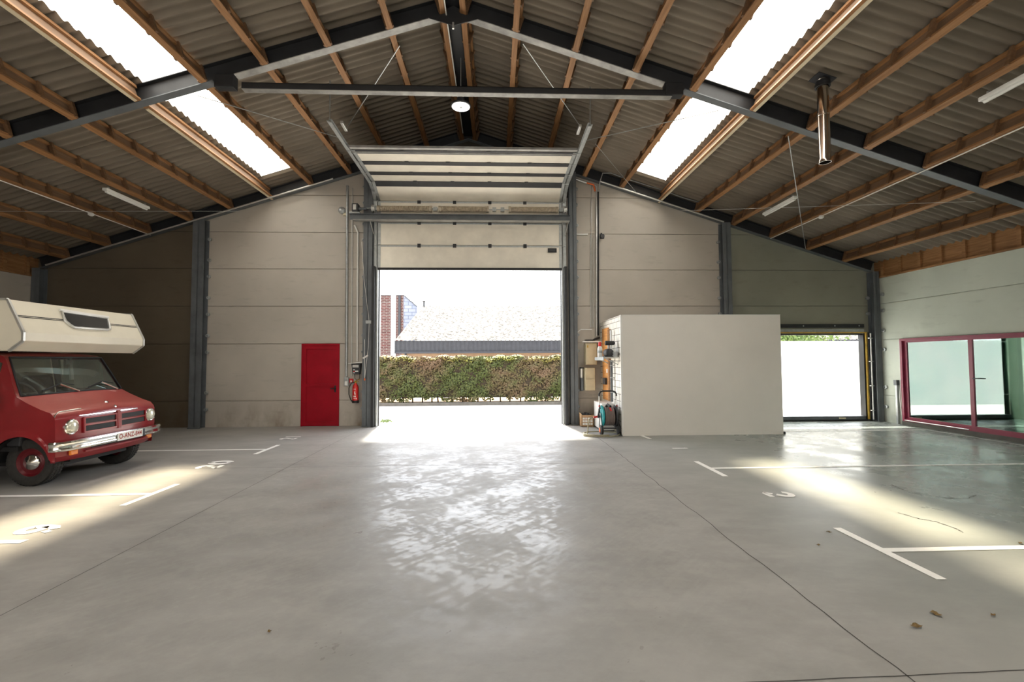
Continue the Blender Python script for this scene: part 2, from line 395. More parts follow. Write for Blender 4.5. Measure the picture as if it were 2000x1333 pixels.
# ---------------- walls: rows of precast panels with open joints
ROWS = [0,.69,2.2,3.21,4.22,5.22,6.24,7.25,8.3]
def clip_cell(x0, x1, z0, z1):
    pts = []
    for k in range(9): pts.append((x0+(x1-x0)*k/8, z0))
    top = [(x0+(x1-x0)*k/8, min(z1, zs(x0+(x1-x0)*k/8)-.02)) for k in range(8,-1,-1)]
    if all(t[1] <= z0+.01 for t in top): return None
    top = [(x, max(z, z0+.002)) for x, z in top]
    return pts+top
def gable(name, mt, xs, label, top=False):
    mb = MB()
    holes = [(-5.16,-4.16,0,2.2),(-3.15,1.86,0,4.22),(6.76,10.40,0,2.5)]
    for a, b in zip(xs, xs[1:]):
        rows = list(ROWS)
        if a >= 6.76 and b <= 10.40: rows = [0,2.5]+ROWS[3:]
        for z0, z1 in zip(rows, rows[1:]):
            cx, cz = (a+b)/2, (z0+z1)/2
            if any(h[0]<cx<h[1] and h[2]<cz<h[3] for h in holes): continue
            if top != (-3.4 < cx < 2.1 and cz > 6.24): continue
            g = .009
            p = clip_cell(a, b, z0+(g if z0 > 0 else 0), z1-g)
            if p: mb.prism(p, 'Y', YB, YB+.16)
            p = clip_cell(a, b, z0, z1)
            if p: mb.prism(p, 'Y', YB+.03, YB+.15)
    return tag(mb.build(name, mt), label, 'wall', kind='structure')
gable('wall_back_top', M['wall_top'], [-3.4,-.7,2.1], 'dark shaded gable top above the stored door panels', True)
gable('wall_back', M['wall'], [-7.80,-5.16,-4.16,-3.4,-3.15,-.7,1.86,2.1,6.40], 'gable wall of horizontal grey concrete panels around the big door')
gable('wall_back_left', M['wall_dark'], [XL-.2,-7.80], 'dark brown gable wall panels behind the camper van')
gable('wall_back_right', M['wall_dark2'], [6.40,6.76,10.40,XR+.2], 'greyer gable wall panels above the low side gate')
SROWS = [0,.73,2.25,3.24,3.97]
def side_wall(name, x0, x1, mt, label, hole=None):
    mb = MB(); s = 1 if x1 > x0 else -1
    ys = [YREAR,-1.5,3.1,YF,YB]
    if hole: ys = sorted(set(ys+[hole[0],hole[1]]))
    for a, b in zip(ys, ys[1:]):
        for z0, z1 in zip(SROWS, SROWS[1:]):
            if hole and hole[0] <= (a+b)/2 <= hole[1] and (z0+z1)/2 < hole[3]: continue
            mb.box(min(x0,x1),max(x0,x1),a,b,z0+(.009 if z0 else 0),z1-.009)
            xi = x0+s*.03; mb.box(min(xi,x1),max(xi,x1),a,b,z0,z1)
    return tag(mb.build(name, mt), label, 'wall', kind='structure')
side_wall('wall_left', XL, XL-.16, M['wall'], 'dim concrete panel side wall behind the camper van')
side_wall('wall_right', XR, XR+.16, M['wall_r'], 'pale concrete panel side wall above the red framed glazing', (6.2,11.6,.05,2.25))
rw = MB()
rw.add([(XL-.2,YREAR,0),(XR+.2,YREAR,0),(XR+.2,YREAR,8),(XL-.2,YREAR,8)], [(0,1,2,3)])
tag(rw.build('wall_rear', M['wall']), 'plain concrete wall at the hall end behind the viewpoint', 'wall', kind='structure')

# ---------------- roof sheets
WAVE = .177
def sheet(mb, side, d0, d1, y0, y1, lift=0., step=8, lap=True):
    n = int(round((y1-y0)/(WAVE/step)))
    nx, nz = -SL/math.hypot(1,SL)*-side*1.0, 1/math.hypot(1,SL)
    vs = []
    for i in range(n+1):
        y = y0+(y1-y0)*i/n
        a = .027*math.cos(2*PI*y/WAVE)+lift
        if lap: a += .012*(((y/(WAVE*5)) % 1.)-.5)
        for d in (d0, d1):
            x = XC+side*d; z = zs(x)
            vs.append((x+side*a*SL*.9, y, z+a))
    mb.add(vs, [(2*i,2*i+1,2*i+3,2*i+2) for i in range(n)])
SKD0, SKD1 = 4.30, 5.20
SKY0 = 11.66
cl = MB()
for s in (-1,1):
    sheet(cl, s, .0, SKD0, YREAR, YB+.18)
    sheet(cl, s, SKD1, 11.6, YREAR, YB+.18)
    sheet(cl, s, SKD0, SKD1, SKY0, YB+.18)
    sheet(cl, s, SKD0, SKD1, YREAR, -5.2)
tag(cl.build('ceiling', M['sheet'], smooth=50), 'brown grey corrugated roof sheeting on both slopes', 'roof sheeting', kind='structure')
for s, who in ((-1,'van'),(1,'flue')):
    for y0, y1, bay in ((YF,SKY0,'beyond'),(-5.2,YF,'before')):
        mb = MB(); sheet(mb, s, SKD0-.04, SKD1+.04, y0, y1, .012)
        place = {('van','beyond'):'glowing white roof light over the camper van, between steel frame and gable',
                 ('van','before'):'glowing white roof light on the camper van side, before the steel frame',
                 ('flue','beyond'):'glowing white roof light on the glazed side, between steel frame and gable',
                 ('flue','before'):'glowing white roof light beside the steel flue, before the steel frame'}[(who,bay)]
        tag(mb.build('skylight', M['sky'], smooth=50), place, 'skylight', 'corrugated skylights', kind='thing')

# ---------------- timber purlins
def slope_rot(side): return (0, side*TH, 0)
HP = .275     # purlin depth, bottom chord to sheet, at right angles to the slope
def purlin_proto(L, ns):
    t = thing('timber_purlin', '', 'purlin', (0,0,0))
    MB().box(-.006,.006,0,L,.055,HP-.03).build('web', M['plywood'], t)
    b = MB()
    for s in (-1,1): b.box(min(s*.006,s*.05),max(s*.006,s*.05),0,L,0,.036)
    b.box(-.006,.006,0,L,0,.07); b.build('bottom_chord', M['timber'], t)
    b = MB()
    for s in (-1,1): b.box(min(s*.006,s*.042),max(s*.006,s*.042),0,L,HP-.055,HP)
    b.build('top_chord', M['timber'], t)
    for k in range(ns):
        y = .03+(L-.06)*k/(ns-1)
        st = MB()
        for s in (-1,1): st.box(min(s*.006,s*.074),max(s*.006,s*.074),y-.024,y+.024,.008,HP-.004)
        st.build('stiffener', M['stiff'], t)
    return t
PD = [.17,1.08,2.12,3.18,4.19,5.25,6.27,7.30,8.37,9.40,10.43]
ORD = ['ridge','first','second','third','fourth','fifth','sixth','seventh','eighth','ninth','tenth']
protos = {}
for bay, y0, L, ns in (('far',7.85,4.39,9),('near',3.15,4.54,9)):
    proto = None
    for side in (-1,1):
        for k, d in enumerate(PD):
            t = purlin_proto(L, ns) if proto is None else copy_tree(proto)
            if proto is None: proto = t
            if k == 5:
                for ch in [c for c in t.children if c.name.startswith('stiffener')]: bpy.data.objects.remove(ch)
            t.location = (XC+side*d, y0, zb(XC+side*d)+.005); t.rotation_euler = slope_rot(side)
            sd = 'camper van side' if side < 0 else 'glazed wall side'
            by = 'between steel frame and gable' if bay == 'far' else 'before the steel frame'
            o = 'ridge timber purlin' if k == 0 else ORD[k]+' timber purlin below the ridge'
            t['label'] = f'{o}, {sd}, {by}'
            t['group'] = 'timber purlins under the roof sheets'; t['category'] = 'purlin'
# batten under each skylight's outer purlin, skylight put into its pale colour
for side, sd in ((-1,'camper van side'),(1,'flue side')):
    for y0, L, by in ((7.9,4.42,'beyond the steel frame'),(3.2,4.45,'before the steel frame')):
        x = XC+side*5.25; u = Vector((math.cos(TH),0,-side*math.sin(TH))); n = Vector((side*math.sin(TH),0,math.cos(TH)))
        mb = MB(); a = Vector((x,y0,zb(x)+.005))-n*.012+u*side*.02; mb.bar(a, a+Vector((0,L,0)), .05, .018, n)
        tag(mb.build('batten', M['skylit_wood']), f'pale batten below the skylight purlin, {sd}, {by}', 'batten', 'skylit battens')
# eave beams: planks with studs on top of the side walls
for side, sd in ((1,'above the red framed glazing'),(-1,'above the wall behind the camper van')):
    xw = XR if side > 0 else XL
    t = thing('timber_wall_plate', f'timber plank band with studs {sd}', 'wall plate', (xw,YREAR,3.97))
    MB().box(xw+side*.04,xw+side*.09,YREAR,YB,3.98,zs(xw)+.06).build('plank', M['timber'], t)
    MB().box(xw-side*.03,xw+side*.09,YREAR,YB,3.965,4.005).build('sill_plate', M['timber'], t)
    for k in range(18):
        y = 12.1-k*.55
        MB().box(min(xw-side*.01,xw+side*.045),max(xw-side*.01,xw+side*.045),y-.04,y+.04,4.005,zs(xw)-.05).build('stud', M['timber'], t)

# ---------------- steel frames
def ibeam(mb, a, b, depth, fw, up, tf=.014, tw=.010, parts='wtb'):
    a = Vector(a); b = Vector(b); u = Vector(up).normalized()
    if 'w' in parts: mb.bar(a+u*depth/2, b+u*depth/2, tw, depth-2*tf, u)
    if 'b' in parts: mb.bar(a+u*tf/2, b+u*tf/2, fw, tf, u)
    if 't' in parts: mb.bar(a+u*(depth-tf/2), b+u*(depth-tf/2), fw, tf, u)
def column(name, parent, x, y, w, dpt, ztop, clips, mt=None, zmin=0):
    """H column: flanges facing the hall (width w along X), depth dpt along Y; clips: +1 / -1 sides with panel brackets"""
    mb = MB(); mb.box(x-w/2,x+w/2,y,y+.014,0,ztop); mb.box(x-w/2,x+w/2,y+dpt-.014,y+dpt,0,ztop); mb.box(x-.006,x+.006,y,y+dpt,0,ztop)
    mb.box(x-w/2,x+w/2,y-.03,y+dpt,0,.02)
    c = mb.build('column' if name is None else name, mt or M['steel'], parent)
    for s in clips:
        for zj in (.69,2.2,3.21,4.22,5.22,6.24):
            for dz in (-.22,.22):
                z = zj+dz
                if z > ztop-.35 or z < zmin: continue
                cl = MB(); cx = x+s*(w/2+.035)
                cl.lathe((cx,y+dpt-.02,z),(0,-1,0),[(.045,0),(.045,.05),(.03,.055),(.03,.02),(0,.02)],10)
                cl.box(min(cx,x+s*w/2),max(cx,x+s*w/2),y+dpt-.06,y+dpt-.02,z-.012,z+.012)
                cl.build('panel_clip', M['galv'], parent)
    return c
pf = thing('portal_frame', 'steel portal frame crossing the hall overhead with tie beam', 'steel frame', (XC,YF,0), kind='thing')
for s in (-1,1):
    nrm = Vector((s*math.sin(TH),0,math.cos(TH)))
    xe = XL+.3 if s < 0 else XR-.3
    a = Vector((XC,YF,ZR)); b = Vector((xe,YF,zb(xe)))
    mb = MB(); ibeam(mb, a, b, .30, .15, nrm, parts='wt'); mb.build('rafter', M['steel_dk'], pf)
    xk = XC+s*3.7
    k0 = Vector((xk,YF,zb(xk)))
    mb = MB(); ibeam(mb, a, k0, .30, .15, nrm, parts='b'); mb.build('flange', M['steel_lit'], pf)
    k1 = Vector((XC+s*4.05,YF,zb(XC+s*4.05)))
    mb = MB(); ibeam(mb, k1, b, .30, .15, nrm, parts='b'); mb.build('flange', M['steel'], pf)
    # splice stub where the tie meets the rafter
    kk = XC+s*3.87
    mb = MB(); mb.box(kk-.16,kk+.16,YF-.075,YF+.075,zb(kk)-.16,zb(kk)+.06); mb.build('splice_plate', M['steel_dk'], pf, bevel=.01)
    mb = MB(); mb.box(xe-.15,xe+.15,YF-.1,YF+.1,0,zb(xe)+.25); mb.build('column', M['steel'], pf)
mb = MB(); mb.prism([(XC-.42,7.66),(XC,7.89),(XC+.42,7.66),(XC,7.535)],'Y',YF-.085,YF-.07); mb.build('apex_plate', M['steel_dk'], pf)
mb = MB(); mb.bar((XC,YF-.09,7.58),(XC,YF-.09,7.47),.03,.03); mb.build('hook', M['alu'], pf)
mb = MB(); mb.box(XC-3.58,XC+3.83,YF-.06,YF-.05,6.37,6.475); mb.box(XC-3.58,XC+3.83,YF-.06,YF+.055,6.465,6.475); mb.build('tie_beam', M['steel_dk'], pf)
mb = MB(); mb.box(XC-3.58,XC+3.83,YF-.06,YF+.06,6.36,6.37); mb.build('flange', M['steel_lit'], pf)
gf = thing('gable_frame', 'grey steel rafters and posts standing against the gable wall', 'steel frame', (XC,12.25,0), kind='thing')
for s in (-1,1):
    nrm = Vector((s*math.sin(TH),0,math.cos(TH)))
    xe = XL+.15 if s < 0 else XR-.15
    a = Vector((XC,12.32,ZR+.0)); b = Vector((xe,12.32,zb(xe)))
    mb = MB(); ibeam(mb, a, b, .27, .14, nrm, parts='wt'); mb.build('rafter', M['steel_dk'], gf)
    mb = MB(); ibeam(mb, a, b, .27, .14, nrm, parts='b'); mb.build('flange', M['steel'], gf)
column(None, gf, -7.79, 12.18, .30, .22, zb(-7.79), (1,))
column(None, gf, 6.39, 12.18, .24, .22, zb(6.39), (-1,))
column(None, gf, -3.375, 12.18, .24, .22, zb(-3.375), (-1,))
column(None, gf, 2.135, 12.18, .20, .22, zb(2.135), (1,))
column(None, gf, 10.59, 12.18, .17, .22, zb(10.59), (-1,), None, 2.7)
column(None, gf, -11.88, 12.18, .2, .22, zb(-11.88), ())
# clips on the glazed side wall beside the corner post
for z in (.42,.95,1.98,2.5,3.05,3.5):
    mb = MB(); mb.lathe((XR,12.1,z),(-1,0,0),[(.05,0),(.05,.05),(.03,.055),(.03,.02),(0,.02)],10); mb.build('panel_clip', M['galv'], gf)

# thin bracing rods under the roof
def rod(a, b, r, label, mt='galv'):
    mb = MB(); mb.tube([a,b], r, 6); tag(mb.build('bracing_rod', M[mt]), label, 'rod', 'thin steel rods under the roof')
rod((-5.13,7.9,6.34),(-3.45,10.45,6.85),.008,'thin rod crossing the skylight over the camper van')
rod((4.06,7.88,6.22),(2.15,10.3,6.83),.008,'thin rod crossing the skylight on the glazed side')
rod((-1.70,8.08,7.43),(-3.24,9.99,6.90),.010,'rod from the roof down to the door track on the camper van side')
rod((.52,7.86,7.36),(1.90,9.80,6.90),.009,'rod from the roof down to the door track on the glazed side')
rod((5.36,7.95,5.80),(8.55,12.1,4.77),.008,'thin rod slanting beside the flue to the gable')
rod((5.05,12.13,5.80),(8.8,7.9,4.60),.004,'thin wire from gable to steel frame on the flue side','alu')
rod((-6.72,12.13,5.70),(-9.74,9.24,4.72),.004,'thin wire from gable towards the camper van side','alu')
rod((2.35,10.3,6.75),(3.9,12.1,6.25),.005,'thin rod from the door track hanger down to the gable')

# ---------------- big sectional door
DX0, DX1 = -3.12, 1.83
dr = thing('sectional_door', 'raised white sectional overhead door above the wide opening', 'overhead door', (XC+.05,12.2,0), kind='thing')
prof = [(12.25,4.22),(12.25,4.84),(12.25,5.46),(12.22,6.03),(11.60,6.335),(11.05,6.345),(10.48,6.355),(9.92,6.365)]
for i, (p, q) in enumerate(zip(prof, prof[1:])):
    d = Vector((0,q[0]-p[0],q[1]-p[1])); ln = d.length; d.normalize(); n = Vector((0,-d.z,d.y))  # towards hall / floor
    if n.y > 0 or (abs(n.y) < .01 and n.z > 0): n = -n
    a = Vector((0,p[0],p[1]))+d*.012; b = Vector((0,q[0],q[1]))-d*.012
    mb = MB(); o = -n*.04
    vs = [(x, *(v.yz)) for x in (DX0,DX1) for v in (a, b, b+o, a+o)]
    mb.add(vs, [(0,1,2,3),(7,6,5,4),(0,4,5,1),(1,5,6,2),(2,6,7,3),(3,7,4,0)])
    pan = mb.build('door_panel', M['door_w'], dr, bevel=.004)
    # edge profile, hinges; shade between raised panels put in as wide dark rails
    mb = MB()
    rw_ = .04 if i < 3 else .17
    for v in (b-d*(rw_/2-.012),):
        mb.bar((DX0,*(v+n*.004).yz),(DX1,*(v+n*.004).yz),rw_,.008,n)
    mb.build('joint_rail', M['galv' if i < 3 else 'steel_dk'], pan)
    for x in (DX0+.03, DX1-.03):
        mb = MB(); mb.bar((x,*(a+n*.008).yz),(x,*(b+n*.008).yz),.07,.014,n); mb.build('end_stile', M['galv'], pan)
    for k in range(4):
        x = DX0+(DX1-DX0)*(k+1.15)/5.2; v = b+n*.02
        mb = MB(); mb.bar((x-.045,*v.yz),(x+.045,*v.yz),.10,.02,n); mb.build('hinge', M['steel_dk'], pan)
    for x, s in ((DX0,-1),(DX1,1)):
        mb = MB(); mb.tube([(x,*(b+n*.03).yz),(x+s*.10,*(b+n*.03).yz)],.014,8); mb.build('roller', M['galv'], pan)
mb = MB(); mb.box(DX0,DX1,12.20,12.27,4.165,4.225); mb.build('bottom_seal', M['black'], dr)
mb = MB(); mb.bar((DX0,9.80,6.36),(DX1,9.80,6.36),.10,.05); mb.bar((DX0,9.88,6.29),(DX1,9.88,6.29),.02,.02); mb.build('strut', M['steel_lit'], dr)
mb = MB(); mb.box(1.45,1.69,12.205,12.215,4.65,4.77); mb.build('vent_grip', M['black'], dr, bevel=.04)
mb = MB(); mb.box(1.49,1.65,12.198,12.206,4.68,4.74); mb.build('vent_slot', M['dark'], dr)
for x, s in ((-3.21,-1),(1.92,1)):
    arc = [(12.31-.0,0.02),(12.31,5.75)]
    pts = [(x,12.28,.02),(x,12.28,5.80),(x,12.22,6.05),(x,12.02,6.24),(x,11.72,6.34),(x,8.78,6.40)]
    mb = MB()
    for p, q in zip(pts, pts[1:]):
        mb.bar(p,q,.012,.075,(1,0,0)); 
        P = Vector(p); Q = Vector(q)
        o = Vector((-s*.03,0,0)); nn = (Q-P).normalized().cross(Vector((1,0,0)))*.035
        mb.bar(P+o+nn,Q+o+nn,.06,.006,(Q-P).normalized().cross(Vector((1,0,0)))); mb.bar(P+o-nn,Q+o-nn,.06,.006,(Q-P).normalized().cross(Vector((1,0,0))))
    mb.build('track', M['galv'], dr)
    mb = MB(); mb.box(x-.035,x+.035,12.10,12.40,0,4.25); mb.build('side_post', M['steel_dk'], dr)
    mb = MB(); mb.box(x-s*.10-.012,x-s*.10+.012,12.33,12.41,0,4.22); mb.build('brush_seal', M['black'], dr)
    mb = MB(); mb.box(x-s*.085-.012,x-s*.085+.012,12.20,12.30,0,4.22); mb.build('inner_angle', M['galv'], dr)
    mb = MB(); mb.tube([(x,8.85,6.42),(x+s*.02,8.9,zs(x)-.05)],.012,6); mb.build('hanger', M['galv'], dr)
    mb = MB(); mb.bar((x-s*.16,9.35,6.50),(x-s*.16,9.05,6.52),.06,.06); mb.build('buffer', M['alu'], dr, bevel=.008)
    mb = MB(); mb.tube([(x-s*.05,12.2,4.3),(x-s*.05,12.22,5.75)],.006,6); mb.build('lift_cable', M['galv'], dr)
# torsion springs on their shaft and the cross beam below
mb = MB(); mb.tube([(-3.6,12.05,5.78),(1.98,12.05,5.76)],.014,8); mb.build('spring_shaft', M['galv'], dr)
for x0, x1 in ((-3.07,-1.69),(-1.45,-.18),(.41,1.68)):
    mb = MB(); pts = []; n = 40*14
    for i in range(n+1):
        q = 2*PI*i/14; pts.append((x0+(x1-x0)*i/n, 12.05+.062*math.cos(q), 5.77+.062*math.sin(q)))
    mb.tube(pts, .019, 5)
    sp = mb.build('torsion_spring', M['spring'], dr, smooth=60)
    for x in (x0, x1):
        mb = MB(); mb.lathe((x-.03,12.05,5.77),(1,0,0),[(.085,0),(.085,.06)],14); mb.build('end_cone', M['spring'], sp)
for x in (-1.57,-.0,.22,1.80,-3.14):
    mb = MB(); mb.box(x-.05,x+.05,12.02,12.10,5.72,5.82); mb.build('bearing_bracket', M['galv'], dr)
for x in (-3.2,1.9):
    mb = MB(); mb.lathe((x-.04,12.05,5.78),(1,0,0),[(.03,0),(.10,0),(.10,.02),(.085,.025),(.085,.06),(.10,.065),(.10,.085),(.03,.085)],18); mb.build('cable_drum', M['alu'], dr)
cb = thing('lintel_beam', 'grey steel channel beam across the big door under the springs', 'beam', (XC,12.1,5.45), kind='thing')
mb = MB(); mb.box(-3.82,2.03,12.06,12.07,5.47,5.62); mb.box(-3.82,2.03,12.0,12.17,5.61,5.62); mb.build('web', M['steel'], cb)
mb = MB(); mb.box(-3.72,2.02,12.0,12.17,5.455,5.47); mb.build('flange', M['steel_lit'], cb)
for x, s in ((-3.3,1),(2.0,-1)):
    mb = MB(); mb.bar((x,12.1,5.45),(x+s*.08,12.16,5.12),.03,.012); mb.build('knee_brace', M['alu'], cb)
mo = thing('door_motor', 'small grey door motor on the beam end near the steel post', 'motor', (-3.66,12.05,5.63))
MB().box(-3.74,-3.58,11.95,12.14,5.66,5.88).build('housing', M['dark'], mo, bevel=.015)
MB().box(-3.70,-3.62,11.935,11.95,5.70,5.84).build('cover', M['alu'], mo)
mb = MB(); mb.lathe((-3.58,12.05,5.76),(1,0,0),[(.05,0),(.05,.05),(.03,.07),(.03,.2)],12); mb.build('gearbox', M['steel'], mo)
MB().box(-3.82,-3.54,11.98,12.12,5.625,5.66).build('mount', M['galv'], mo)

# ---------------- red door
d1 = thing('door_1', 'dark red metal door in the gable wall beside the big opening', 'door', (-4.66,12.41,0), kind='structure')
mb = MB(); mb.box(-5.16,-5.12,12.38,12.56,0,2.2); mb.box(-4.20,-4.16,12.38,12.56,0,2.2); mb.box(-5.12,-4.20,12.38,12.56,2.145,2.2); mb.box(-5.12,-4.20,12.47,12.56,0,.02); mb.build('frame', M['maroon'], d1)
mb = MB(); mb.box(-5.12,-4.20,12.41,12.46,.002,2.145); lf = mb.build('leaf', M['maroon'], d1)
mb = MB()
for z0, z1 in ((.02,.12),(1.05,1.13),(2.06,2.14)): mb.box(-5.12,-4.20,12.385,12.41,z0,z1)
for x0, x1 in ((-5.119,-5.03),(-4.29,-4.201)):
    for z0, z1 in ((.12,1.05),(1.13,2.06)): mb.box(x0,x1,12.385,12.41,z0,z1)
mb.build('rail', M['maroon'], lf)
mb = MB(); mb.bar((-4.26,12.345,1.0),(-4.38,12.345,1.0),.02,.02); mb.bar((-4.26,12.40,1.0),(-4.26,12.345,1.0),.02,.02); mb.box(-4.28,-4.24,12.372,12.386,.9,1.08); mb.build('handle', M['black'], lf)

# ---------------- conduits and small fittings left of the big door
def pipe(name, pts, r, mt, label, cat='conduit', n=8):
    mb = MB(); mb.tube(pts, r, n); return tag(mb.build(name, M[mt], smooth=60), label, cat)
pipe('conduit_pipe', [(-3.97,12.37,1.32),(-3.99,12.37,6.5)], .034, 'galv', 'thick grey conduit rising from the grey socket box')
pipe('conduit_pipe', [(-3.835,12.39,1.33),(-3.86,12.39,6.45)], .015, 'alu', 'thin pale conduit rising from the red call point')
pipe('conduit_pipe', [(-3.685,12.38,1.72),(-3.70,12.38,5.22),(-3.79,12.38,5.42)], .024, 'white', 'white conduit rising from the door control box')
so = thing('socket_box', 'grey wall socket box at the foot of the thick conduit', 'socket', (-3.96,12.38,1.05))
MB().box(-4.02,-3.90,12.34,12.41,1.06,1.30).build('case', M['galv'], so, bevel=.01)
MB().box(-3.99,-3.93,12.325,12.34,1.09,1.19).build('flap', M['tubelamp'], so)
cp = thing('call_point', 'small red fire call point beside the control box', 'call point', (-3.835,12.38,1.14))
MB().box(-3.885,-3.785,12.36,12.41,1.15,1.26).build('case', M['red'], cp, bevel=.01)
MB().box(-3.855,-3.815,12.352,12.36,1.165,1.215).build('pane', M['plate'], cp)
dc = thing('door_control_box', 'dark door control box under a small pale shelf', 'control box', (-3.68,12.36,1.38))
mb = MB(); mb.prism([(-3.81,1.66),(-3.56,1.66),(-3.59,1.38),(-3.76,1.38)],'Y',12.26,12.40); mb.build('case', M['dark'], dc, bevel=.012)
MB().box(-3.77,-3.61,12.25,12.26,1.56,1.63).build('display', M['alu'], dc)
for k, (m_, z) in enumerate((('white',1.50),('red',1.455),('white',1.42))):
    MB().box(-3.75,-3.71,12.252,12.26,z-.012,z+.012).build('button', M[m_], dc)
MB().box(-3.70,-3.62,12.252,12.26,1.445,1.475).build('button', M['plate'], dc)
mb = MB(); mb.tube([(-3.74,12.33,1.38),(-3.73,12.33,1.27),(-3.68,12.33,1.22),(-3.61,12.33,1.26),(-3.60,12.33,1.38)],.008,6); mb.build('cable', M['dark'], dc)
mb = MB(); mb.bar((-3.86,12.28,1.665),(-3.50,12.28,1.70),.22,.018); tag(mb.build('small_shelf', M['white']), 'small pale shelf board just over the door control box', 'shelf')
fe = thing('fire_extinguisher', 'red fire extinguisher hanging below the door control box', 'fire extinguisher', (-3.70,12.30,.62))
mb = MB(); mb.lathe((-3.70,12.30,.66),(0,0,1),[(.0,0),(.078,0),(.082,.02),(.082,.36),(.07,.42),(.035,.46),(.028,.49)],24); mb.build('cylinder', M['red'], fe, smooth=50)
mb = MB(); mb.lathe((-3.70,12.30,.62),(0,0,1),[(.085,0),(.085,.07)],24); mb.build('foot_ring', M['black'], fe)
mb = MB(); mb.lathe((-3.70,12.30,1.145),(0,0,1),[(.03,0),(.03,.05)],12); mb.bar((-3.70,12.28,1.20),(-3.58,12.25,1.25),.03,.012); mb.bar((-3.70,12.28,1.175),(-3.60,12.25,1.19),.03,.012); mb.build('valve', M['yellow'], fe)
mb = MB(); mb.tube([(-3.72,12.28,1.17),(-3.80,12.26,1.15),(-3.86,12.26,1.02),(-3.86,12.26,.85),(-3.82,12.27,.72),(-3.79,12.28,.66)],.012,8); mb.build('hose', M['black'], fe, smooth=60)
# white symbols on the label of the extinguisher
mb = MB()
def front_patch(cx, cz, w, h):
    vs = []
    for i in range(5):
        a = (cx+w*(i/4-.5))/.0835
        for z in (cz-h/2,cz+h/2): vs.append((-3.70+.0835*math.sin(a),12.30-.0835*math.cos(a),z))
    mb.add(vs,[(2*i,2*i+2,2*i+3,2*i+1) for i in range(4)])
for a in ((0,.99,.06,.012),(.005,.90,.022,.06),(.012,.86,.03,.03),(-.03,.80,.018,.03),(-.005,.80,.018,.03),(.022,.80,.018,.03),(0,.75,.07,.01),(.05,.74,.02,.03)): front_patch(*a)
mb.build('lettering', M['plate'], fe)
mb = MB(); mb.box(-3.73,-3.67,12.37,12.41,.95,1.05); mb.build('bracket', M['black'], fe)
bl = thing('alarm_bell', 'round grey alarm bell high on the wall near the door motor', 'bell', (-4.13,12.36,5.78))
mb = MB(); mb.lathe((-4.13,12.41,5.82),(0,-1,0),[(.06,0),(.09,.02),(.095,.05),(.07,.075),(0,.085)],20); mb.build('gong', M['galv'], bl, smooth=40)
MB().box(-4.10,-3.99,12.37,12.41,5.68,5.76).build('junction_box', M['beige'], bl)
# pull cords on the post
pc = thing('pull_cord', 'thin cords with an orange grip hanging beside the steel door post', 'cord', (-3.42,12.15,1.2))
mb = MB(); mb.tube([(-3.53,12.15,4.9),(-3.46,12.15,3.9),(-3.31,12.14,2.75),(-3.33,12.14,2.1),(-3.42,12.15,1.28)],.006,6); mb.tube([(-3.42,12.15,1.28),(-3.43,12.15,2.3)],.006,6); mb.build('cord', M['white'], pc)
mb = MB(); mb.lathe((-3.42,12.15,1.22),(0,0,1),[(.012,0),(.02,.02),(.012,.06)],10); mb.build('grip', M['orange'], pc)
mb = MB(); mb.bar((-3.47,12.15,1.80),(-3.34,12.15,1.88),.03,.04); mb.build('cleat', M['white'], pc)
mb = MB(); mb.box(-3.40,-3.26,12.12,12.17,2.72,2.80); mb.build('bracket', M['galv'], pc)
# conduits on the gable, glazed side of the big door
for k, (x, z1) in enumerate(((2.63,5.20),(2.67,6.58),(2.71,5.20))):
    pipe('conduit_pipe', [(x,12.39,2.62),(x+.03,12.39,z1)], .010, 'alu', ('thin pale conduit nearest the big door, above the tool corner','tall thin conduit in the middle of three above the tool corner','thin pale conduit beside the black cable pipe')[k])
pipe('conduit_pipe', [(2.79,12.37,2.38),(2.84,12.37,6.55),(2.74,12.37,6.62)], .024, 'alu', 'thick pale conduit running up the gable above the tool corner')
pipe('cable', [(2.84,12.38,2.4),(2.89,12.38,6.4)], .020, 'black', 'black cable running up beside the thick pale conduit', 'cable')
pipe('conduit_pipe', [(2.90,12.30,6.45),(2.90,12.21,6.62),(2.98,12.22,6.86),(3.2,12.2,6.86),(3.6,12.22,6.72),(4.6,12.22,6.42),(5.2,12.22,6.20),(5.9,12.2,6.0)], .016, 'galv', 'grey cable looping along the gable rafter, glazed side', 'cable')
for s, lab in ((-1,'pale conduit along the gable rafter, camper van side'),(1,'pale conduit along the gable rafter, glazed side')):
    x0 = XC+s*3.6; x1 = XL+.4 if s < 0 else XR-.4
    if s > 0: x1 = 6.3
    pipe('conduit_pipe', [(x0,12.14,zb(x0)-.03),(x1,12.14,zb(x1)-.03)], .022, 'alu', lab)
pipe('conduit_pipe', [(2.55,12.3,6.62),(2.05,12.3,6.78)], .03, 'alu', 'short pale trunking from orange elbow to the door post')
pipe('conduit_elbow', [(2.55,12.28,6.61),(2.74,12.28,6.56),(2.78,12.28,6.38)], .022, 'orange', 'orange conduit elbow near the top of the gable')
sp = thing('wall_spotlight', 'small black spotlight high on the gable above the partition', 'spotlight', (2.95,12.35,5.05))
mb = MB(); mb.box(2.90,3.02,12.26,12.33,5.06,5.18); mb.build('head', M['black'], sp, bevel=.02)
mb = MB(); mb.lathe((2.96,12.26,5.12),(0,-1,0),[(.055,0),(.055,.03),(0,.03)],16); mb.build('lens', M['dark'], sp)
mb = MB(); mb.bar((2.95,12.41,5.15),(2.95,12.33,5.22),.04,.04); mb.build('bracket', M['black'], sp)
mb = MB(); mb.box(2.22,2.58,12.37,12.41,5.19,5.22); tag(mb.build('cable_tray', M['alu']), 'short pale cable tray on the upper panel joint', 'cable tray')
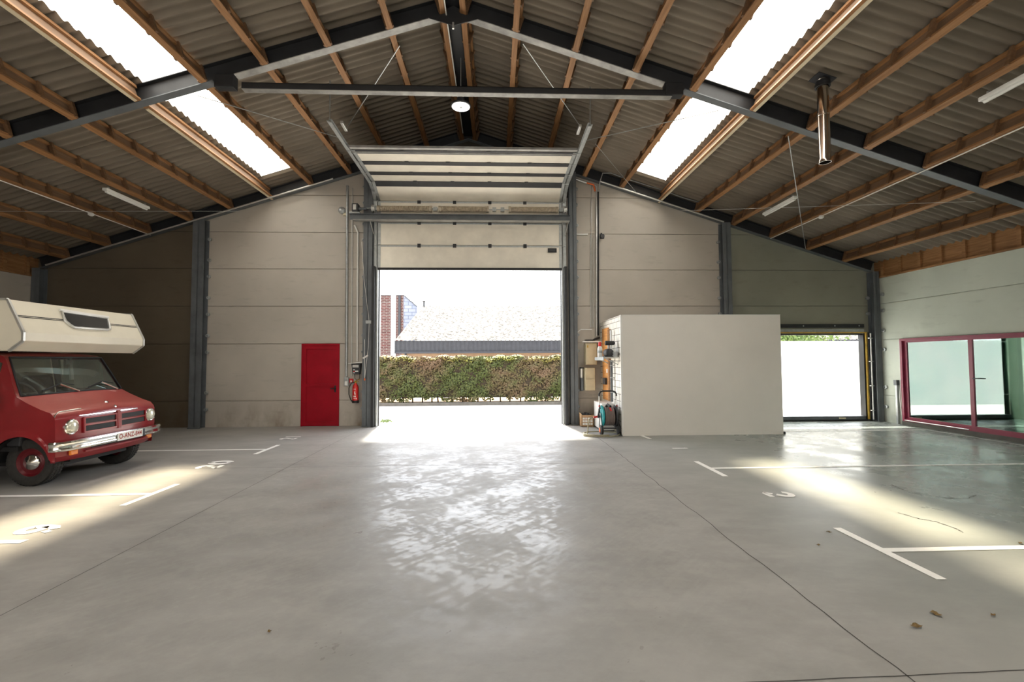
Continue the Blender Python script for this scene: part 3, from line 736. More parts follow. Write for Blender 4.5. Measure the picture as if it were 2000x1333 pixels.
mb = MB(); mb.box(2.35,2.66,12.37,12.41,2.55,2.58); mb.bar((2.35,12.39,2.56),(2.26,12.39,2.48),.03,.03); tag(mb.build('cable_tray', M['alu']), 'short pale cable tray just above the tool corner', 'cable tray')

# ---------------- lamps and flue under the roof
def tube_lamp(x, y0, side, label):
    z = zb(x)-.05
    t = thing('tube_light', label, 'light', (x,(y0+y0+1.2)/2,z), 'fluorescent battens under the purlins')
    mb = MB(); mb.box(x-.05,x+.05,y0,y0+1.2,z-.035,z+.025); mb.build('housing', M['tubelamp'], t, bevel=.012)
    mb = MB(); mb.tube([(x,y0+.04,z-.05),(x,y0+1.16,z-.05)],.026,10); mb.build('diffuser', M['tubelamp'], t, smooth=60)
    for y in (y0+.1,y0+1.1):
        mb = MB(); mb.box(x-.015,x+.015,y-.015,y+.015,z+.025,z+.065); mb.build('clip', M['galv'], t)
tube_lamp(XC-7.42,9.67,-1,'white tube light under the purlin above the camper van')
tube_lamp(XC+7.42,9.77,1,'white tube light under the purlin beyond the steel frame, flue side')
tube_lamp(XC+7.48,4.75,1,'white tube light under the purlin before the steel frame, flue side')
for s, yd, lab in ((-1,10.48,'camper van side'),(1,10.29,'glazed wall side')):
    x = XC+s*8.37-s*.0
    pipe('conduit_pipe', [(x,3.3,zb(x)-.012),(x,12.25,zb(x)-.012)], .011, 'white', f'white conduit clipped under the eighth purlin, {lab}')
    t = thing('smoke_detector', f'small round white detector under the eighth purlin, {lab}', 'detector', (x,yd,zb(x)-.06), 'ceiling detectors')
    mb = MB(); mb.lathe((x,yd,zb(x)-.02),(0,0,-1),[(.055,0),(.06,.015),(.05,.035),(.03,.05),(0,.052)],18); mb.build('head', M['white'], t, smooth=40)
    mb = MB(); mb.lathe((x,yd,zb(x)-.0),(0,0,-1),[(.045,0),(.045,.02)],14); mb.build('base', M['tubelamp'], t)
x = XC-.12
pipe('conduit_pipe', [(x,3.3,zb(x)-.03),(x,11.8,zb(x)-.03)], .013, 'white', 'white conduit along the ridge between the twin purlins')
mb = MB(); mb.box(XC-.13,XC+.10,YREAR,12.3,ZR+.10,ZR+.12); tag(mb.build('trim_2', M['steel_dk']), 'dark closing strip along the ridge between the twin purlins', 'ridge strip', kind='structure')
hb = thing('high_bay_lamp', 'round white lit hall lamp hanging below the ridge', 'lamp', (-.667,9.0,6.84))
mb = MB(); mb.lathe((-.667,9.0,6.84),(0,0,1),[(.185,.0),(.20,.01),(.20,.035),(.12,.07),(.08,.085),(.075,.17),(0,.175)],28); mb.build('housing', M['dark'], hb, smooth=40)
mb = MB(); mb.lathe((-.667,9.0,6.835),(0,0,1),[(.03,0),(.178,0),(.178,.004),(.03,.004)],28); mb.build('diffuser', M['lamp'], hb)
mb = MB(); mb.lathe((-.667,9.0,6.825),(0,0,1),[(.03,0),(.03,.02)],14); mb.build('centre_cap', M['galv'], hb)
mb = MB(); mb.tube([(-.667,9.0,7.0),(-.667,9.0,7.85)],.008,6); mb.build('suspension', M['galv'], hb)
mb = MB(); mb.lathe((-.65,9.0,7.05),(0,0,1),[(.04,0),(.055,.03),(.04,.07)],12); mb.build('hook_block', M['galv'], hb)
fu = thing('flue_pipe', 'shiny stainless steel flue pipe hanging down through the roof sheets', 'flue pipe', (5.2,6.85,4.82))
mb = MB(); mb.lathe((5.2,6.85,4.82),(0,0,1),[(.078,.25),(.078,.0),(.083,0),(.083,.05),(.080,.055),(.080,.75),(.084,.755),(.084,.80),(.080,.805),(.080,1.33)],28,False); mb.build('pipe', M['stainless'], fu, smooth=35)
mb = MB(); mb.lathe((5.2,6.85,5.05),(0,0,1),[(0,0),(.0775,0)],20); mb.build('baffle', M['black'], fu)
mb = MB(); mb.lathe((5.2,6.85,6.03),(0,0,1),[(.086,0),(.108,.005),(.108,.045),(.10,.05),(.095,.10)],28,False); mb.build('collar', M['steel_dk'], fu, smooth=35)
mb = MB(); mb.bar((5.06,6.85,6.205),(5.34,6.85,6.115),.24,.012); mb.build('flashing', M['fascia'], fu)

# ---------------- floor markings
def marking(mb, label): tag(mb.build('parking_marking', M['linewhite']), label, 'floor marking', 'white parking stall lines')
def tee(xt, y, x1, label, w=.085, tl=.5):
    mb = MB(); strip(mb, (xt,y-tl),(xt,y+tl), w, .004)
    s = 1 if x1 > xt else -1
    strip(mb, (xt+s*w/2,y),(x1,y), w*.95, .004); marking(mb, label)
tee(-4.48, 9.23, -11.6, 'white T shaped stall line behind the camper van', tl=.47)
tee(-4.50, 6.24, -11.6, 'white T shaped stall line before the camper van wheels', tl=.48)
tee(3.41, 7.20, 10.4, 'white T shaped stall line between painted numbers 1 and 2', tl=.50)
tee(3.50, 4.07, 10.4, 'white T shaped stall line beyond painted number 2, closest to the viewpoint', tl=.55)
mb = MB(); strip(mb, (3.34,10.33),(3.39,9.91), .085, .004); marking(mb, 'short white stall tick at the foot of the grey partition')
mb = MB(); strip(mb, (6.68,10.70),(10.45,10.73), .06, .004); strip(mb, (10.44,10.74),(10.46,4.0), .06, .004); marking(mb, 'thin white border line turning along the red framed glazing')
def text_mesh(txt, size, bold=0.):
    cu = bpy.data.curves.new('t','FONT'); cu.body = txt; cu.size = size; cu.offset = bold; cu.align_x = 'CENTER'; cu.align_y = 'CENTER'
    o = bpy.data.objects.new('t', cu); COL.objects.link(o)
    bpy.context.view_layer.update()
    dg = bpy.context.evaluated_depsgraph_get()
    me = bpy.data.meshes.new_from_object(o.evaluated_get(dg))
    vs = [v.co.copy() for v in me.vertices]; fs = [tuple(p.vertices) for p in me.polygons]
    bpy.data.objects.remove(o); bpy.data.curves.remove(cu); bpy.data.meshes.remove(me)
    return vs, fs
def glyph_strokes(ch):
    """stencil digits in a 0..1 by 0..1 box as filled strokes"""
    def arc(cx, cy, rx, ry, a0, a1, n=14): return [(cx+rx*math.cos(math.radians(a0+(a1-a0)*i/n)), cy+ry*math.sin(math.radians(a0+(a1-a0)*i/n))) for i in range(n+1)]
    if ch == '1': return [([(.5,0),(.5,1)],.13),([(.32,.82),(.52,.94)],.07)]
    if ch == '0': return [(arc(.5,.5,.34,.42,100,260),.15),(arc(.5,.5,.34,.42,-80,80),.15)]
    if ch == '2': return [(arc(.5,.72,.30,.22,170,-25)+[(.55,.38)],.13),([(.42,.30),(.2,.06),(.30,.05),(.86,.08)],.11)]
    if ch == '9': return [(arc(.48,.68,.30,.24,20,330),.13),([(.80,.78),(.82,.55),(.72,.22),(.52,.08)],.14),([(.38,.07),(.2,.14)],.12)]
    return []
def floor_number(txt, x, y, up, h, w, label):
    """up=-1: read facing the stalls behind the van; up=+1: facing the glazed side"""
    mb = MB(); n = len(txt); pitch = w*1.08
    for i, ch in enumerate(txt):
        for pts, wd in glyph_strokes(ch):
            P = []
            for px, py in pts:
                r = (i-(n-1)/2)*pitch+(px-.5)*w; u = (py-.5)*h
                P.append(Vector((x+up*u, y-up*r, .005)))
            half = wd*w*1.12
            # ribbon with offset joints
            L_, R_ = [], []
            for k, p in enumerate(P):
                t = (P[min(k+1,len(P)-1)]-P[max(k-1,0)]).normalized(); nn = Vector((-t.y,t.x,0))*half
                L_.append(p+nn); R_.append(p-nn)
            m_ = len(P); mb.add(L_+R_, [(k,k+1,m_+k+1,m_+k) for k in range(m_-1)])
    tag(mb.build('parking_number', M['linewhite']), label, 'floor number', 'stencilled stall numbers')
floor_number('21', -4.62, 10.58, -1, .34, .24, 'white stencilled number 21 on the floor near the gable wall')
floor_number('20', -4.70, 7.92, -1, .36, .30, 'white stencilled number 20 on the floor before the van bumper')
floor_number('19', -4.74, 4.83, -1, .36, .30, 'white stencilled number 19 on the sunlit floor patch')
floor_number('1', 3.60, 8.83, 1, .30, .24, 'white stencilled number 1 on the floor before the partition')
floor_number('2', 3.63, 5.78, 1, .34, .28, 'white stencilled number 2 on the floor beside the sunlit patch')
# dry leaves on the floor
for k, (x, y, s, a) in enumerate(((2.72,2.92,.03,.4),(2.98,3.05,.032,1.9),(3.35,3.02,.02,.9),(3.33,4.5,.022,2.2),(3.0,4.2,.016,.2),(4.9,4.15,.022,1.1),(-1.45,3.05,.014,1.3))):
    mb = MB(); vs = [(x,y,.012)]; n = 10
    for i in range(n):
        q = 2*PI*i/n; r = s*(1+.35*math.cos(2*q)+random.uniform(-.2,.2)); vs.append((x+r*math.cos(q+a), y+r*math.sin(q+a)*.9, .004+abs(math.sin(q*1.5))*.012))
    mb.add(vs, [(0,1+i,1+(i+1)%n) for i in range(n)])
    tag(mb.build('dry_leaf', M['leafbrown']), ('dark curled dry leaf, lowest on the bare floor','brown dry leaf just behind the lowest leaf','small ochre leaf scrap near the dry leaves','small yellow leaf at the tip of the closest stall line','tiny green leaf scrap beside the closest stall line','small dry leaf on the sunlit stall','tiny dark scrap on the open floor')[k], 'leaf', 'fallen dry leaves')

# ---------------- white partition box and the tool corner
PX0, PX1, PY, PZ = 2.90, 6.655, 10.35, 2.765
pt = thing('partition_room', 'large plain grey white board partition beside the big opening', 'partition', ((PX0+PX1)/2,PY,0), kind='thing')
MB().box(PX0,PX1,PY,PY+.03,.015,PZ).build('front_board', M['part'], pt, bevel=.004)
o = MB().box(PX0,PX0+.10,PY+.035,YB-.005,0,PZ-.02).build('block_wall', M['block'], pt); o['label'] = 'white painted block side wall'
MB().box(PX0-.012,PX0+.03,PY-.006,PY+.034,0,PZ+.006).build('corner_trim', M['white'], pt)
MB().box(PX0,PX1,PY-.006,PY+.002,PZ-.012,PZ+.006).build('top_trim', M['white'], pt)
MB().box(PX0,PX1,PY-.008,PY+.002,0,.075).build('skirting', M['part'], pt)
MB().box(PX1-.03,PX1,PY+.03,12.16,0,PZ-.03).build('end_board', M['part'], pt)
MB().box(PX0,PX1,PY+.03,12.16,PZ-.03,PZ).build('top_board', M['part'], pt)
MB().box(PX1-.01,PX1+.035,PY-.02,PY+.03,.0,.06).build('foot', M['black'], pt)

XW = PX0-.003   # face of the block wall
mb = MB(); mb.box(XW-.03,XW,11.45,12.05,.70,2.55); tag(mb.build('timber_board', M['orangewood']), 'tall orange timber board fixed to the block side wall', 'board')
mb = MB(); mb.box(XW-.05,XW,11.28,11.42,.70,2.5); tag(mb.build('plank', M['timber']), 'dark brown plank standing beside the orange timber board', 'plank')
sh = thing('wall_shelf', 'grey shelf on the block side wall carrying the compressor pump', 'shelf', (XW,10.95,1.74))
MB().box(XW-.36,XW,10.52,11.45,1.765,1.80).build('board', M['alu'], sh)
MB().box(XW-.37,XW-.355,10.52,11.45,1.72,1.80).build('lip', M['galv'], sh)
for y in (10.62,11.35): MB().bar((XW-.3,y,1.765),(XW-.005,y,1.62),.02,.02).build('bracket', M['galv'], sh)
pm = thing('garden_pump', 'black and silver pump standing on the grey shelf', 'pump', (2.70,10.80,1.80))
mb = MB(); mb.lathe((2.70,10.78,1.90),(.0,1,0),[(0,-.17),(.07,-.17),(.095,-.13),(.10,.0),(.095,.12),(.07,.17),(0,.17)],20); mb.build('motor', M['black'], pm, smooth=45)
mb = MB(); mb.lathe((2.70,10.605,1.90),(0,-1,0),[(.0,0),(.085,0),(.09,.015),(.075,.03),(.0,.04)],20); mb.build('end_cap', M['dark'], pm, smooth=45)
mb = MB(); mb.tube([(2.70,10.74,1.98),(2.70,10.74,2.10),(2.73,10.70,2.14)],.022,10); mb.build('riser', M['galv'], pm)
mb = MB(); mb.lathe((2.62,10.72,2.13),(1,0,0),[(0,0),(.05,0),(.055,.03),(.05,.2),(.03,.23),(0,.23)],16); mb.build('pressure_switch', M['black'], pm, smooth=45)
MB().box(2.60,2.80,10.66,10.92,1.80,1.825).build('foot', M['black'], pm)
bt = thing('spray_bottle', 'white bottle with a red cap on the grey shelf', 'bottle', (2.60,11.18,1.80))
mb = MB(); mb.lathe((2.60,11.18,1.802),(0,0,1),[(0,0),(.055,0),(.06,.02),(.06,.21),(.045,.25),(.03,.27)],18); mb.build('bottle', M['white'], bt, smooth=45)
mb = MB(); mb.lathe((2.60,11.18,1.90),(0,0,1),[(.061,0),(.061,.06)],18); mb.build('label_band', M['galv'], bt)
mb = MB(); mb.lathe((2.60,11.18,2.07),(0,0,1),[(.035,0),(.04,.02),(.035,.1),(0,.11)],14); mb.build('cap', M['red'], bt, smooth=45)
pt2 = MB(); pt2.lathe((2.82,10.56,1.80),(0,0,1),[(0,0),(.05,0),(.065,.11),(.068,.12),(.06,.12),(.045,.01),(0,.01)],18); tag(pt2.build('metal_pot', M['galv'], smooth=45), 'small grey metal pot at the shelf end by the partition edge', 'pot')
ls = MB(); ls.box(2.36,2.80,11.85,12.20,2.20,2.23); tag(ls.build('ledge_shelf', M['white']), 'small white ledge shelf above the beige cabinets', 'shelf')
rt = MB(); rt.box(2.40,2.62,11.93,12.10,2.23,2.27); rt.bar((2.62,12.0,2.26),(2.80,12.05,2.33),.05,.05); tag(rt.build('router_box', M['black'], bevel=.01), 'flat black device lying on the white ledge shelf', 'device')
c1 = thing('meter_cabinet', 'upper beige wall cabinet in the tool corner', 'cabinet', (2.62,12.2,1.55), 'beige wall cabinets')
MB().box(2.44,2.74,12.12,12.405,1.60,2.18).build('case', M['beige'], c1, bevel=.01)
MB().box(2.46,2.72,12.105,12.12,1.62,2.16).build('door', M['beige'], c1)
MB().box(2.47,2.50,12.095,12.106,2.06,2.12).build('sticker', M['yellow'], c1)
c2 = thing('meter_cabinet', 'lower beige wall cabinet behind the hose trolley handle, beside the narrow rack', 'cabinet', (2.58,12.1,.9), 'beige wall cabinets')
MB().box(2.40,2.66,12.02,12.405,.92,1.52).build('case', M['beige'], c2, bevel=.01)
MB().box(2.415,2.645,12.005,12.02,.94,1.22).build('door', M['beige'], c2)
MB().box(2.415,2.645,12.005,12.02,1.24,1.50).build('door', M['beige'], c2)
rk = thing('tool_rack', 'narrow dark rack with pale tools hanging beside the lower cabinet', 'rack', (2.32,12.2,.9))
MB().box(2.315,2.38,12.20,12.40,.90,1.25).build('bin', M['steel'], rk)
MB().box(2.31,2.36,12.22,12.36,1.25,1.50).build('tool', M['plate'], rk)
MB().box(2.315,2.395,12.2,12.40,1.50,1.53).build('bar', M['black'], rk)
jb = MB(); jb.box(2.79,XW-.03,11.55,11.75,1.10,1.27); tag(jb.build('switch_box', M['dark'], bevel=.012), 'dark switch box on the orange timber board', 'switch box')
lb = MB(); lb.box(XW-.035,XW-.03,11.5,11.62,1.40,1.50); tag(lb.build('paper_note', M['plate']), 'small white paper label on the orange timber board', 'label')
dp = thing('downpipe', 'grey and black vertical pipe on the block side wall', 'pipe', (2.83,10.95,.65))
mb = MB(); mb.tube([(2.83,10.98,.72),(2.83,10.98,1.72)],.032,12); mb.build('pipe', M['steel'], dp, smooth=60)
mb = MB(); mb.tube([(2.83,10.98,1.82),(2.83,10.98,2.45)],.028,12); mb.build('pipe', M['alu'], dp, smooth=60)
for z in (.95,1.3,1.6):
    mb = MB(); mb.box(2.80,XW,10.94,11.02,z-.012,z+.012); mb.build('clamp', M['galv'], dp)
wc = thing('white_cabinet', 'white floor cabinet standing behind the hose trolley', 'cabinet', (2.73,11.4,0))
MB().box(2.58,XW-.005,10.98,11.85,.03,.67).build('carcass', M['white'], wc, bevel=.008)
MB().box(2.60,XW-.02,10.965,10.98,.05,.65).build('door', M['white'], wc)
MB().box(2.80,2.84,10.94,10.965,.36,.42).build('latch', M['black'], wc)
MB().box(2.60,XW-.02,11.0,11.83,0,.03).build('plinth', M['dark'], wc)
cb2 = thing('cardboard_box', 'open cardboard box on the floor between post and white cabinet', 'box', (2.38,11.95,0))
mb = MB(); x0,x1,y0,y1,h = 2.24,2.56,11.80,12.12,.30
mb.box(x0,x1,y0,y0+.008,0,h); mb.box(x0,x1,y1-.008,y1,0,h); mb.box(x0,x0+.008,y0,y1,0,h); mb.box(x1-.008,x1,y0,y1,0,h); mb.box(x0,x1,y0,y1,0,.008); mb.build('carton', M['card'], cb2)
mb = MB(); mb.bar((x0,y0,h),(x0-.04,y0-.0,h+.06),.3,.006,(1,0,0)); mb.add([(x0,y0,h),(x1,y0,h),(x1+.02,y0-.10,h-.03),(x0+.02,y0-.10,h-.03)],[(0,1,2,3)]); mb.build('flap', M['card'], cb2)
mb = MB()
for i in range(4):
    for j in range(3): mb.box(x0+.03+i*.068,x0+.085+i*.068,y0-.004,y0-.001,.05+j*.07,.10+j*.07)
mb.build('print', M['plate'], cb2)
bk = MB()
for i in range(3): bk.box(2.28+i*.08,2.34+i*.08,11.86,12.05,.012,.33+.02*(i%2))
tag(bk.build('crate_contents', M['dark']), 'dark odds and ends inside the cardboard box', 'odds and ends', kind='stuff')

# hose trolley
ht = thing('hose_reel_trolley', 'teal and black garden hose reel trolley on two wheels', 'hose reel', (2.68,10.62,0))
HX, HY = 2.645, 10.62
for s in (-1,1):
    x = HX+s*.155
    mb = MB(); mb.lathe((x-.02,HY,.42),(1,0,0),[(.05,0),(.245,0),(.25,.012),(.25,.028),(.245,.04),(.05,.04)],28); mb.build('flange', M['blue'] if s < 0 else M['dark'], ht, smooth=40)
    mb = MB(); mb.lathe((x+s*.045-.03,HY-.13,.118),(1,0,0),[(0,0),(.03,0),(.095,.005),(.118,.015),(.118,.06),(.095,.07),(0,.07)],22)
    w = mb.build('wheel', M['black'], ht, smooth=40)
    mb = MB(); mb.lathe((x+s*.045-(.036 if s < 0 else -.042),HY-.13,.118),(1,0,0),[(0,0),(.06,0),(.06,.004),(0,.004)],18); mb.build('hub_cap', M['orange'], w)
    mb = MB(); mb.tube([(x+s*.05,HY-.02,.12),(x+s*.05,HY-.02,.55),(x+s*.05,HY+.0,.68)],.016,10); mb.build('upright', M['dark'], ht)
    mb = MB(); mb.tube([(x+s*.05,HY,.66),(x+s*.05,HY+.02,.90)],.013,10); mb.build('pole', M['alu'], ht)
    mb = MB(); mb.lathe((x+s*.05,HY,.63),(0,0,1),[(.021,0),(.021,.035)],12); mb.build('collar', M['red'], ht)
    mb = MB(); mb.prism([(HY-.22,.12),(HY+.14,.12),(HY+.05,.50),(HY-.06,.50)],'X',x+s*.04-.012,x+s*.04+.012); mb.build('side_frame', M['galv'] if s < 0 else M['dark'], ht, bevel=.006)
mb = MB(); a = HX-.205; b = HX+.205
mb.tube([(a,HY+.02,.88),(a,HY+.02,.93),(a+.03,HY+.02,.98),(a+.09,HY+.02,1.0),(b-.09,HY+.02,1.0),(b-.03,HY+.02,.98),(b,HY+.02,.93),(b,HY+.02,.88)],.019,10); mb.build('handle', M['black'], ht, smooth=60)
mb = MB(); mb.tube([(a,HY,.60),(b,HY,.60)],.012,8); mb.tube([(a,HY-.02,.14),(b,HY-.02,.14)],.014,8); mb.build('cross_bar', M['dark'], ht)
mb = MB(); mb.lathe((HX-.135,HY,.42),(1,0,0),[(.10,0),(.10,.27)],18); mb.build('drum', M['dark'], ht)
mb = MB()
for layer, r in ((0,.205),):
    pts = []; turns = 7
    for i in range(turns*20+1):
        q = 2*PI*i/20; pts.append((HX-.112+.224*i/(turns*20), HY+r*math.cos(q), .42+r*math.sin(q)))
    mb.tube(pts, .018, 7)
mb.build('coiled_hose', M['hose'], ht, smooth=60)
mb = MB(); mb.bar((HX-.20,HY-.06,.42),(HX-.25,HY-.06,.42),.05,.05); mb.bar((HX-.255,HY-.06,.40),(HX-.255,HY-.20,.60),.03,.05); mb.build('crank', M['dark'], ht)
mb = MB(); mb.tube([(HX-.05,HY-.02,.64),(HX-.04,HY-.12,.70),(HX+.0,HY-.22,.66)],.03,10); mb.build('spray_gun', M['black'], ht, smooth=60)
mb = MB(); mb.bar((HX-.01,HY-.20,.64),(HX+.02,HY-.22,.56),.025,.03); mb.build('trigger', M['red'], ht)
mb = MB(); mb.tube([(HX-.25,HY-.06,.42),(HX-.36,HY-.08,.40)],.022,10); mb.build('connector', M['red'], ht)
# loose hose loop lying on the floor
lp = MB(); pts = [(HX-.375,HY-.083,.397),(HX-.47,HY-.1,.36),(HX-.50,HY-.12,.22),(HX-.52,HY-.16,.08),(HX-.56,HY-.22,.022)]
for i in range(33):
    q = PI+.2+2*PI*i/32*1.25
    pts.append((HX-.20+.42*math.cos(q)+.02*math.sin(3*q), HY-.16+.32*math.sin(q), .016+.0012*i))
lp.tube([Vector(p) for p in pts], .014, 8)
tag(lp.build('garden_hose', M['tan_hose'], smooth=60), 'olive garden hose looped on the floor around the trolley', 'hose')
ob = MB(); ob.tube([(2.875,10.93,.42),(2.878,10.8,.40),(2.880,10.65,.3),(2.882,10.5,.14),(2.885,10.38,.03),(2.87,10.27,.012)],.010,6)
tag(ob.build('power_cord', M['black'], smooth=60), 'thin black cord hanging down by the partition corner', 'cord')

# ---------------- side gate in the gable
GX0, GX1, GZ = 6.76, 10.40, 2.5
sg = thing('side_gate', 'low gate opening with black frame and ochre side rail by the corner', 'gate', ((GX0+GX1)/2,YB,0), kind='thing')
MB().box(GX0,GX1-.05,YB-.05,YB-.002,2.60,2.70).build('header_bar', M['steel_dk'], sg)
for x in (7.6,8.6,9.5,10.2): MB().lathe((x,YB-.05,2.65),(0,-1,0),[(.02,0),(.02,.01)],8).build('bolt', M['galv'], sg)
MB().box(GX0,GX1-.05,YB-.04,YB-.002,2.44,2.56).build('lintel_strip', M['galv'], sg)
MB().box(GX0,GX1+.02,YB-.06,YB-.03,2.445,2.475).build('top_rail', M['yellow'], sg)
MB().box(GX0,GX1,YB-.01,YB+.15,2.40,2.46).build('top_seal', M['black'], sg)
MB().box(GX1-.075,GX1-.03,YB-.03,YB+.15,.0,2.46).build('side_seal', M['black'], sg)
MB().box(GX1-.03,GX1+.01,YB-.07,YB-.03,.05,2.46).build('side_rail', M['yellow'], sg)
MB().box(GX1+.01,GX1+.05,YB-.10,YB-.02,.0,2.46).build('backing', M['black'], sg)
mb = MB(); mb.tube([(GX1+.055,YB-.13,.05),(GX1+.055,YB-.13,2.44)],.016,8); mb.build('white_pipe', M['white'], sg)
for z in (.3,.98,1.65,2.3): MB().box(GX1+.0,GX1+.095,YB-.15,YB-.10,z-.012,z+.012).build('pipe_clip', M['alu'], sg)
MB().box(GX0,GX1-.03,YB-.03,YB+.12,.035,.13).build('sill', M['steel'], sg)
MB().box(GX0,GX1-.03,YB-.06,YB-.03,.0,.04).build('sill_seal', M['black'], sg)
MB().box(9.55,9.72,YB-.065,YB-.03,.06,.10).build('wedge', M['beige'], sg)
sc = MB(); sc.box(6.5,10.44,12.62,12.635,.40,2.235)
tag(sc.build('hanging_sheet', M['screen']), 'large bright white sheet hanging outside the low side gate', 'sheet')

# ---------------- red framed glazing in the side wall and the room behind it
w1 = thing('window_1', 'wide bordeaux red framed sliding glazing in the pale side wall', 'window', (XR,9,0), kind='structure')
WY0, WY1, WZ0, WZ1 = 6.2, 11.6, .10, 2.25
def frame_rect(mb, y0, y1, z0, z1, w, x0, x1, wt=None):
    wt = wt or w
    mb.box(x0,x1,y0,y1,z1-wt,z1); mb.box(x0,x1,y0,y1,z0,z0+w); mb.box(x0,x1,y0,y0+w,z0+w,z1-wt); mb.box(x0,x1,y1-w,y1,z0+w,z1-wt)
mb = MB(); frame_rect(mb, WY0, WY1, WZ0, WZ1, .06, XR-.05, XR+.12); mb.build('outer_frame', M['purple'], w1)
for y0, y1, x in ((9.78,11.54,XR+.03),(7.95,9.86,XR-.03),(6.26,8.02,XR+.03)):
    mb = MB(); frame_rect(mb, y0, y1, WZ0+.03, WZ1-.05, .085, x-.025, x+.025, .055); sf = mb.build('sash', M['purple'], w1)
    MB().box(x-.004,x+.004,y0+.08,y1-.08,WZ0+.1,WZ1-.1).build('glass_pane', M['glass'], sf)
mb = MB(); mb.bar((XR-.10,9.74,1.28),(XR-.10,9.60,1.28),.025,.025); mb.bar((XR-.10,9.74,1.28),(XR-.05,9.76,1.28),.02,.02); mb.build('handle', M['black'], w1)
mb = MB(); mb.tube([(XR-.075,11.5,.13),(XR-.075,9.9,.13)],.012,6); mb.build('lock_bar', M['alu'], w1)
mb = MB(); mb.box(XR-.06,XR+.12,WY0,WY1,.0,.10); mb.build('threshold', M['kerb'], w1)
nr = MB(); a_, b_ = XR+.16, 15.5
nr.add([(a_,5.8,0),(b_,5.8,0),(b_,12.,0),(a_,12.,0),(a_,5.8,3.2),(b_,5.8,3.2),(b_,12.,3.2),(a_,12.,3.2)],[(0,1,2,3),(4,5,6,7),(0,1,5,4),(1,2,6,5),(2,3,7,6)])
tag(nr.build('wall_side_room', M['wall_r']), 'dim side room seen through the red framed glazing', 'side room', kind='structure')
lamp_side = bpy.data.lights.new('side_room_fill','POINT'); lamp_side.energy = 260; lamp_side.shadow_soft_size = .4; lamp_side.color = (.93,1,.96)  # unseen lamp added to brighten the room behind the glass
ls_ = bpy.data.objects.new('side_room_fill', lamp_side); COL.objects.link(ls_); ls_.location = (13.6,7.2,2.7)
wp = thing('wall_post', 'short grey standpipe on the side wall before the glazing', 'standpipe', (XR-.05,11.74,0))
MB().box(XR-.06,XR-.01,11.72,11.77,0,1.02).build('post', M['galv'], wp)
MB().box(XR-.08,XR-.0,11.70,11.79,1.02,1.16).build('head', M['steel'], wp)
pipe('cable', [(XR-.015,11.64,2.2),(XR-.015,11.64,1.1),(XR-.04,11.66,.7),(XR-.015,11.63,.1)], .012, 'alu', 'pale cable running down beside the glazing frame', 'cable')

# ---------------- camper van
YC = 7.48
VP = [(-6.04,.34,.12),(-5.97,.42,.10),(-5.96,.52,.10),(-5.955,.66,.10),(-5.965,.93,.10),(-5.98,1.0,.10),(-6.03,1.06,.10),(-6.16,1.11,.11),(-6.34,1.205,.13),(-6.46,1.29,.16),
      (-6.64,1.55,.12),(-6.82,1.81,.07),(-6.92,1.865,.05),(-7.1,1.89,.03),(-7.7,1.90,0)]
def hw(z):
    pts = [(.3,.88),(.6,.915),(.95,.92),(1.25,.90),(1.9,.77)]
    for (a,b),(c,d) in zip(pts, pts[1:]):
        if z <= c: return b+(d-b)*max(0,(z-a))/(c-a)
    return .77
def vpt(i, t):
    x, z, c = VP[i]; crown = .03*t*t if 5 <= i <= 9 else (.02*t*t if i > 11 else 0)
    return Vector((x-c*abs(t)**3.2, YC+t*hw(z), z-crown))
def front_x(y, z):
    for (x0,z0,c0),(x1,z1,c1) in zip(VP, VP[1:]):
        if z0 <= z <= z1:
            f = (z-z0)/(z1-z0); t = abs(y-YC)/hw(z); return x0+(x1-x0)*f-(c0+(c1-c0)*f)*t**3.2
    return -6.0
cv = thing('camper_van', 'red vintage camper van with cream overcab body and chrome bumper', 'camper van', (-8.3,YC,0))
TS = [-1,-.985,-.95,-.9,-.8,-.65,-.45,-.22,0,.22,.45,.65,.8,.9,.95,.985,1]
mb = MB(); nT = len(TS)
vs = [vpt(i,t) for i in range(len(VP)) for t in TS]
fs = []
for i in range(len(VP)-1):
    for k in range(nT-1):
        if 9 <= i < 11 and .95 > abs((TS[k]+TS[k+1])/2): continue     # windscreen opening
        fs.append((i*nT+k,i*nT+k+1,(i+1)*nT+k+1,(i+1)*nT+k))
mb.add(vs, fs)
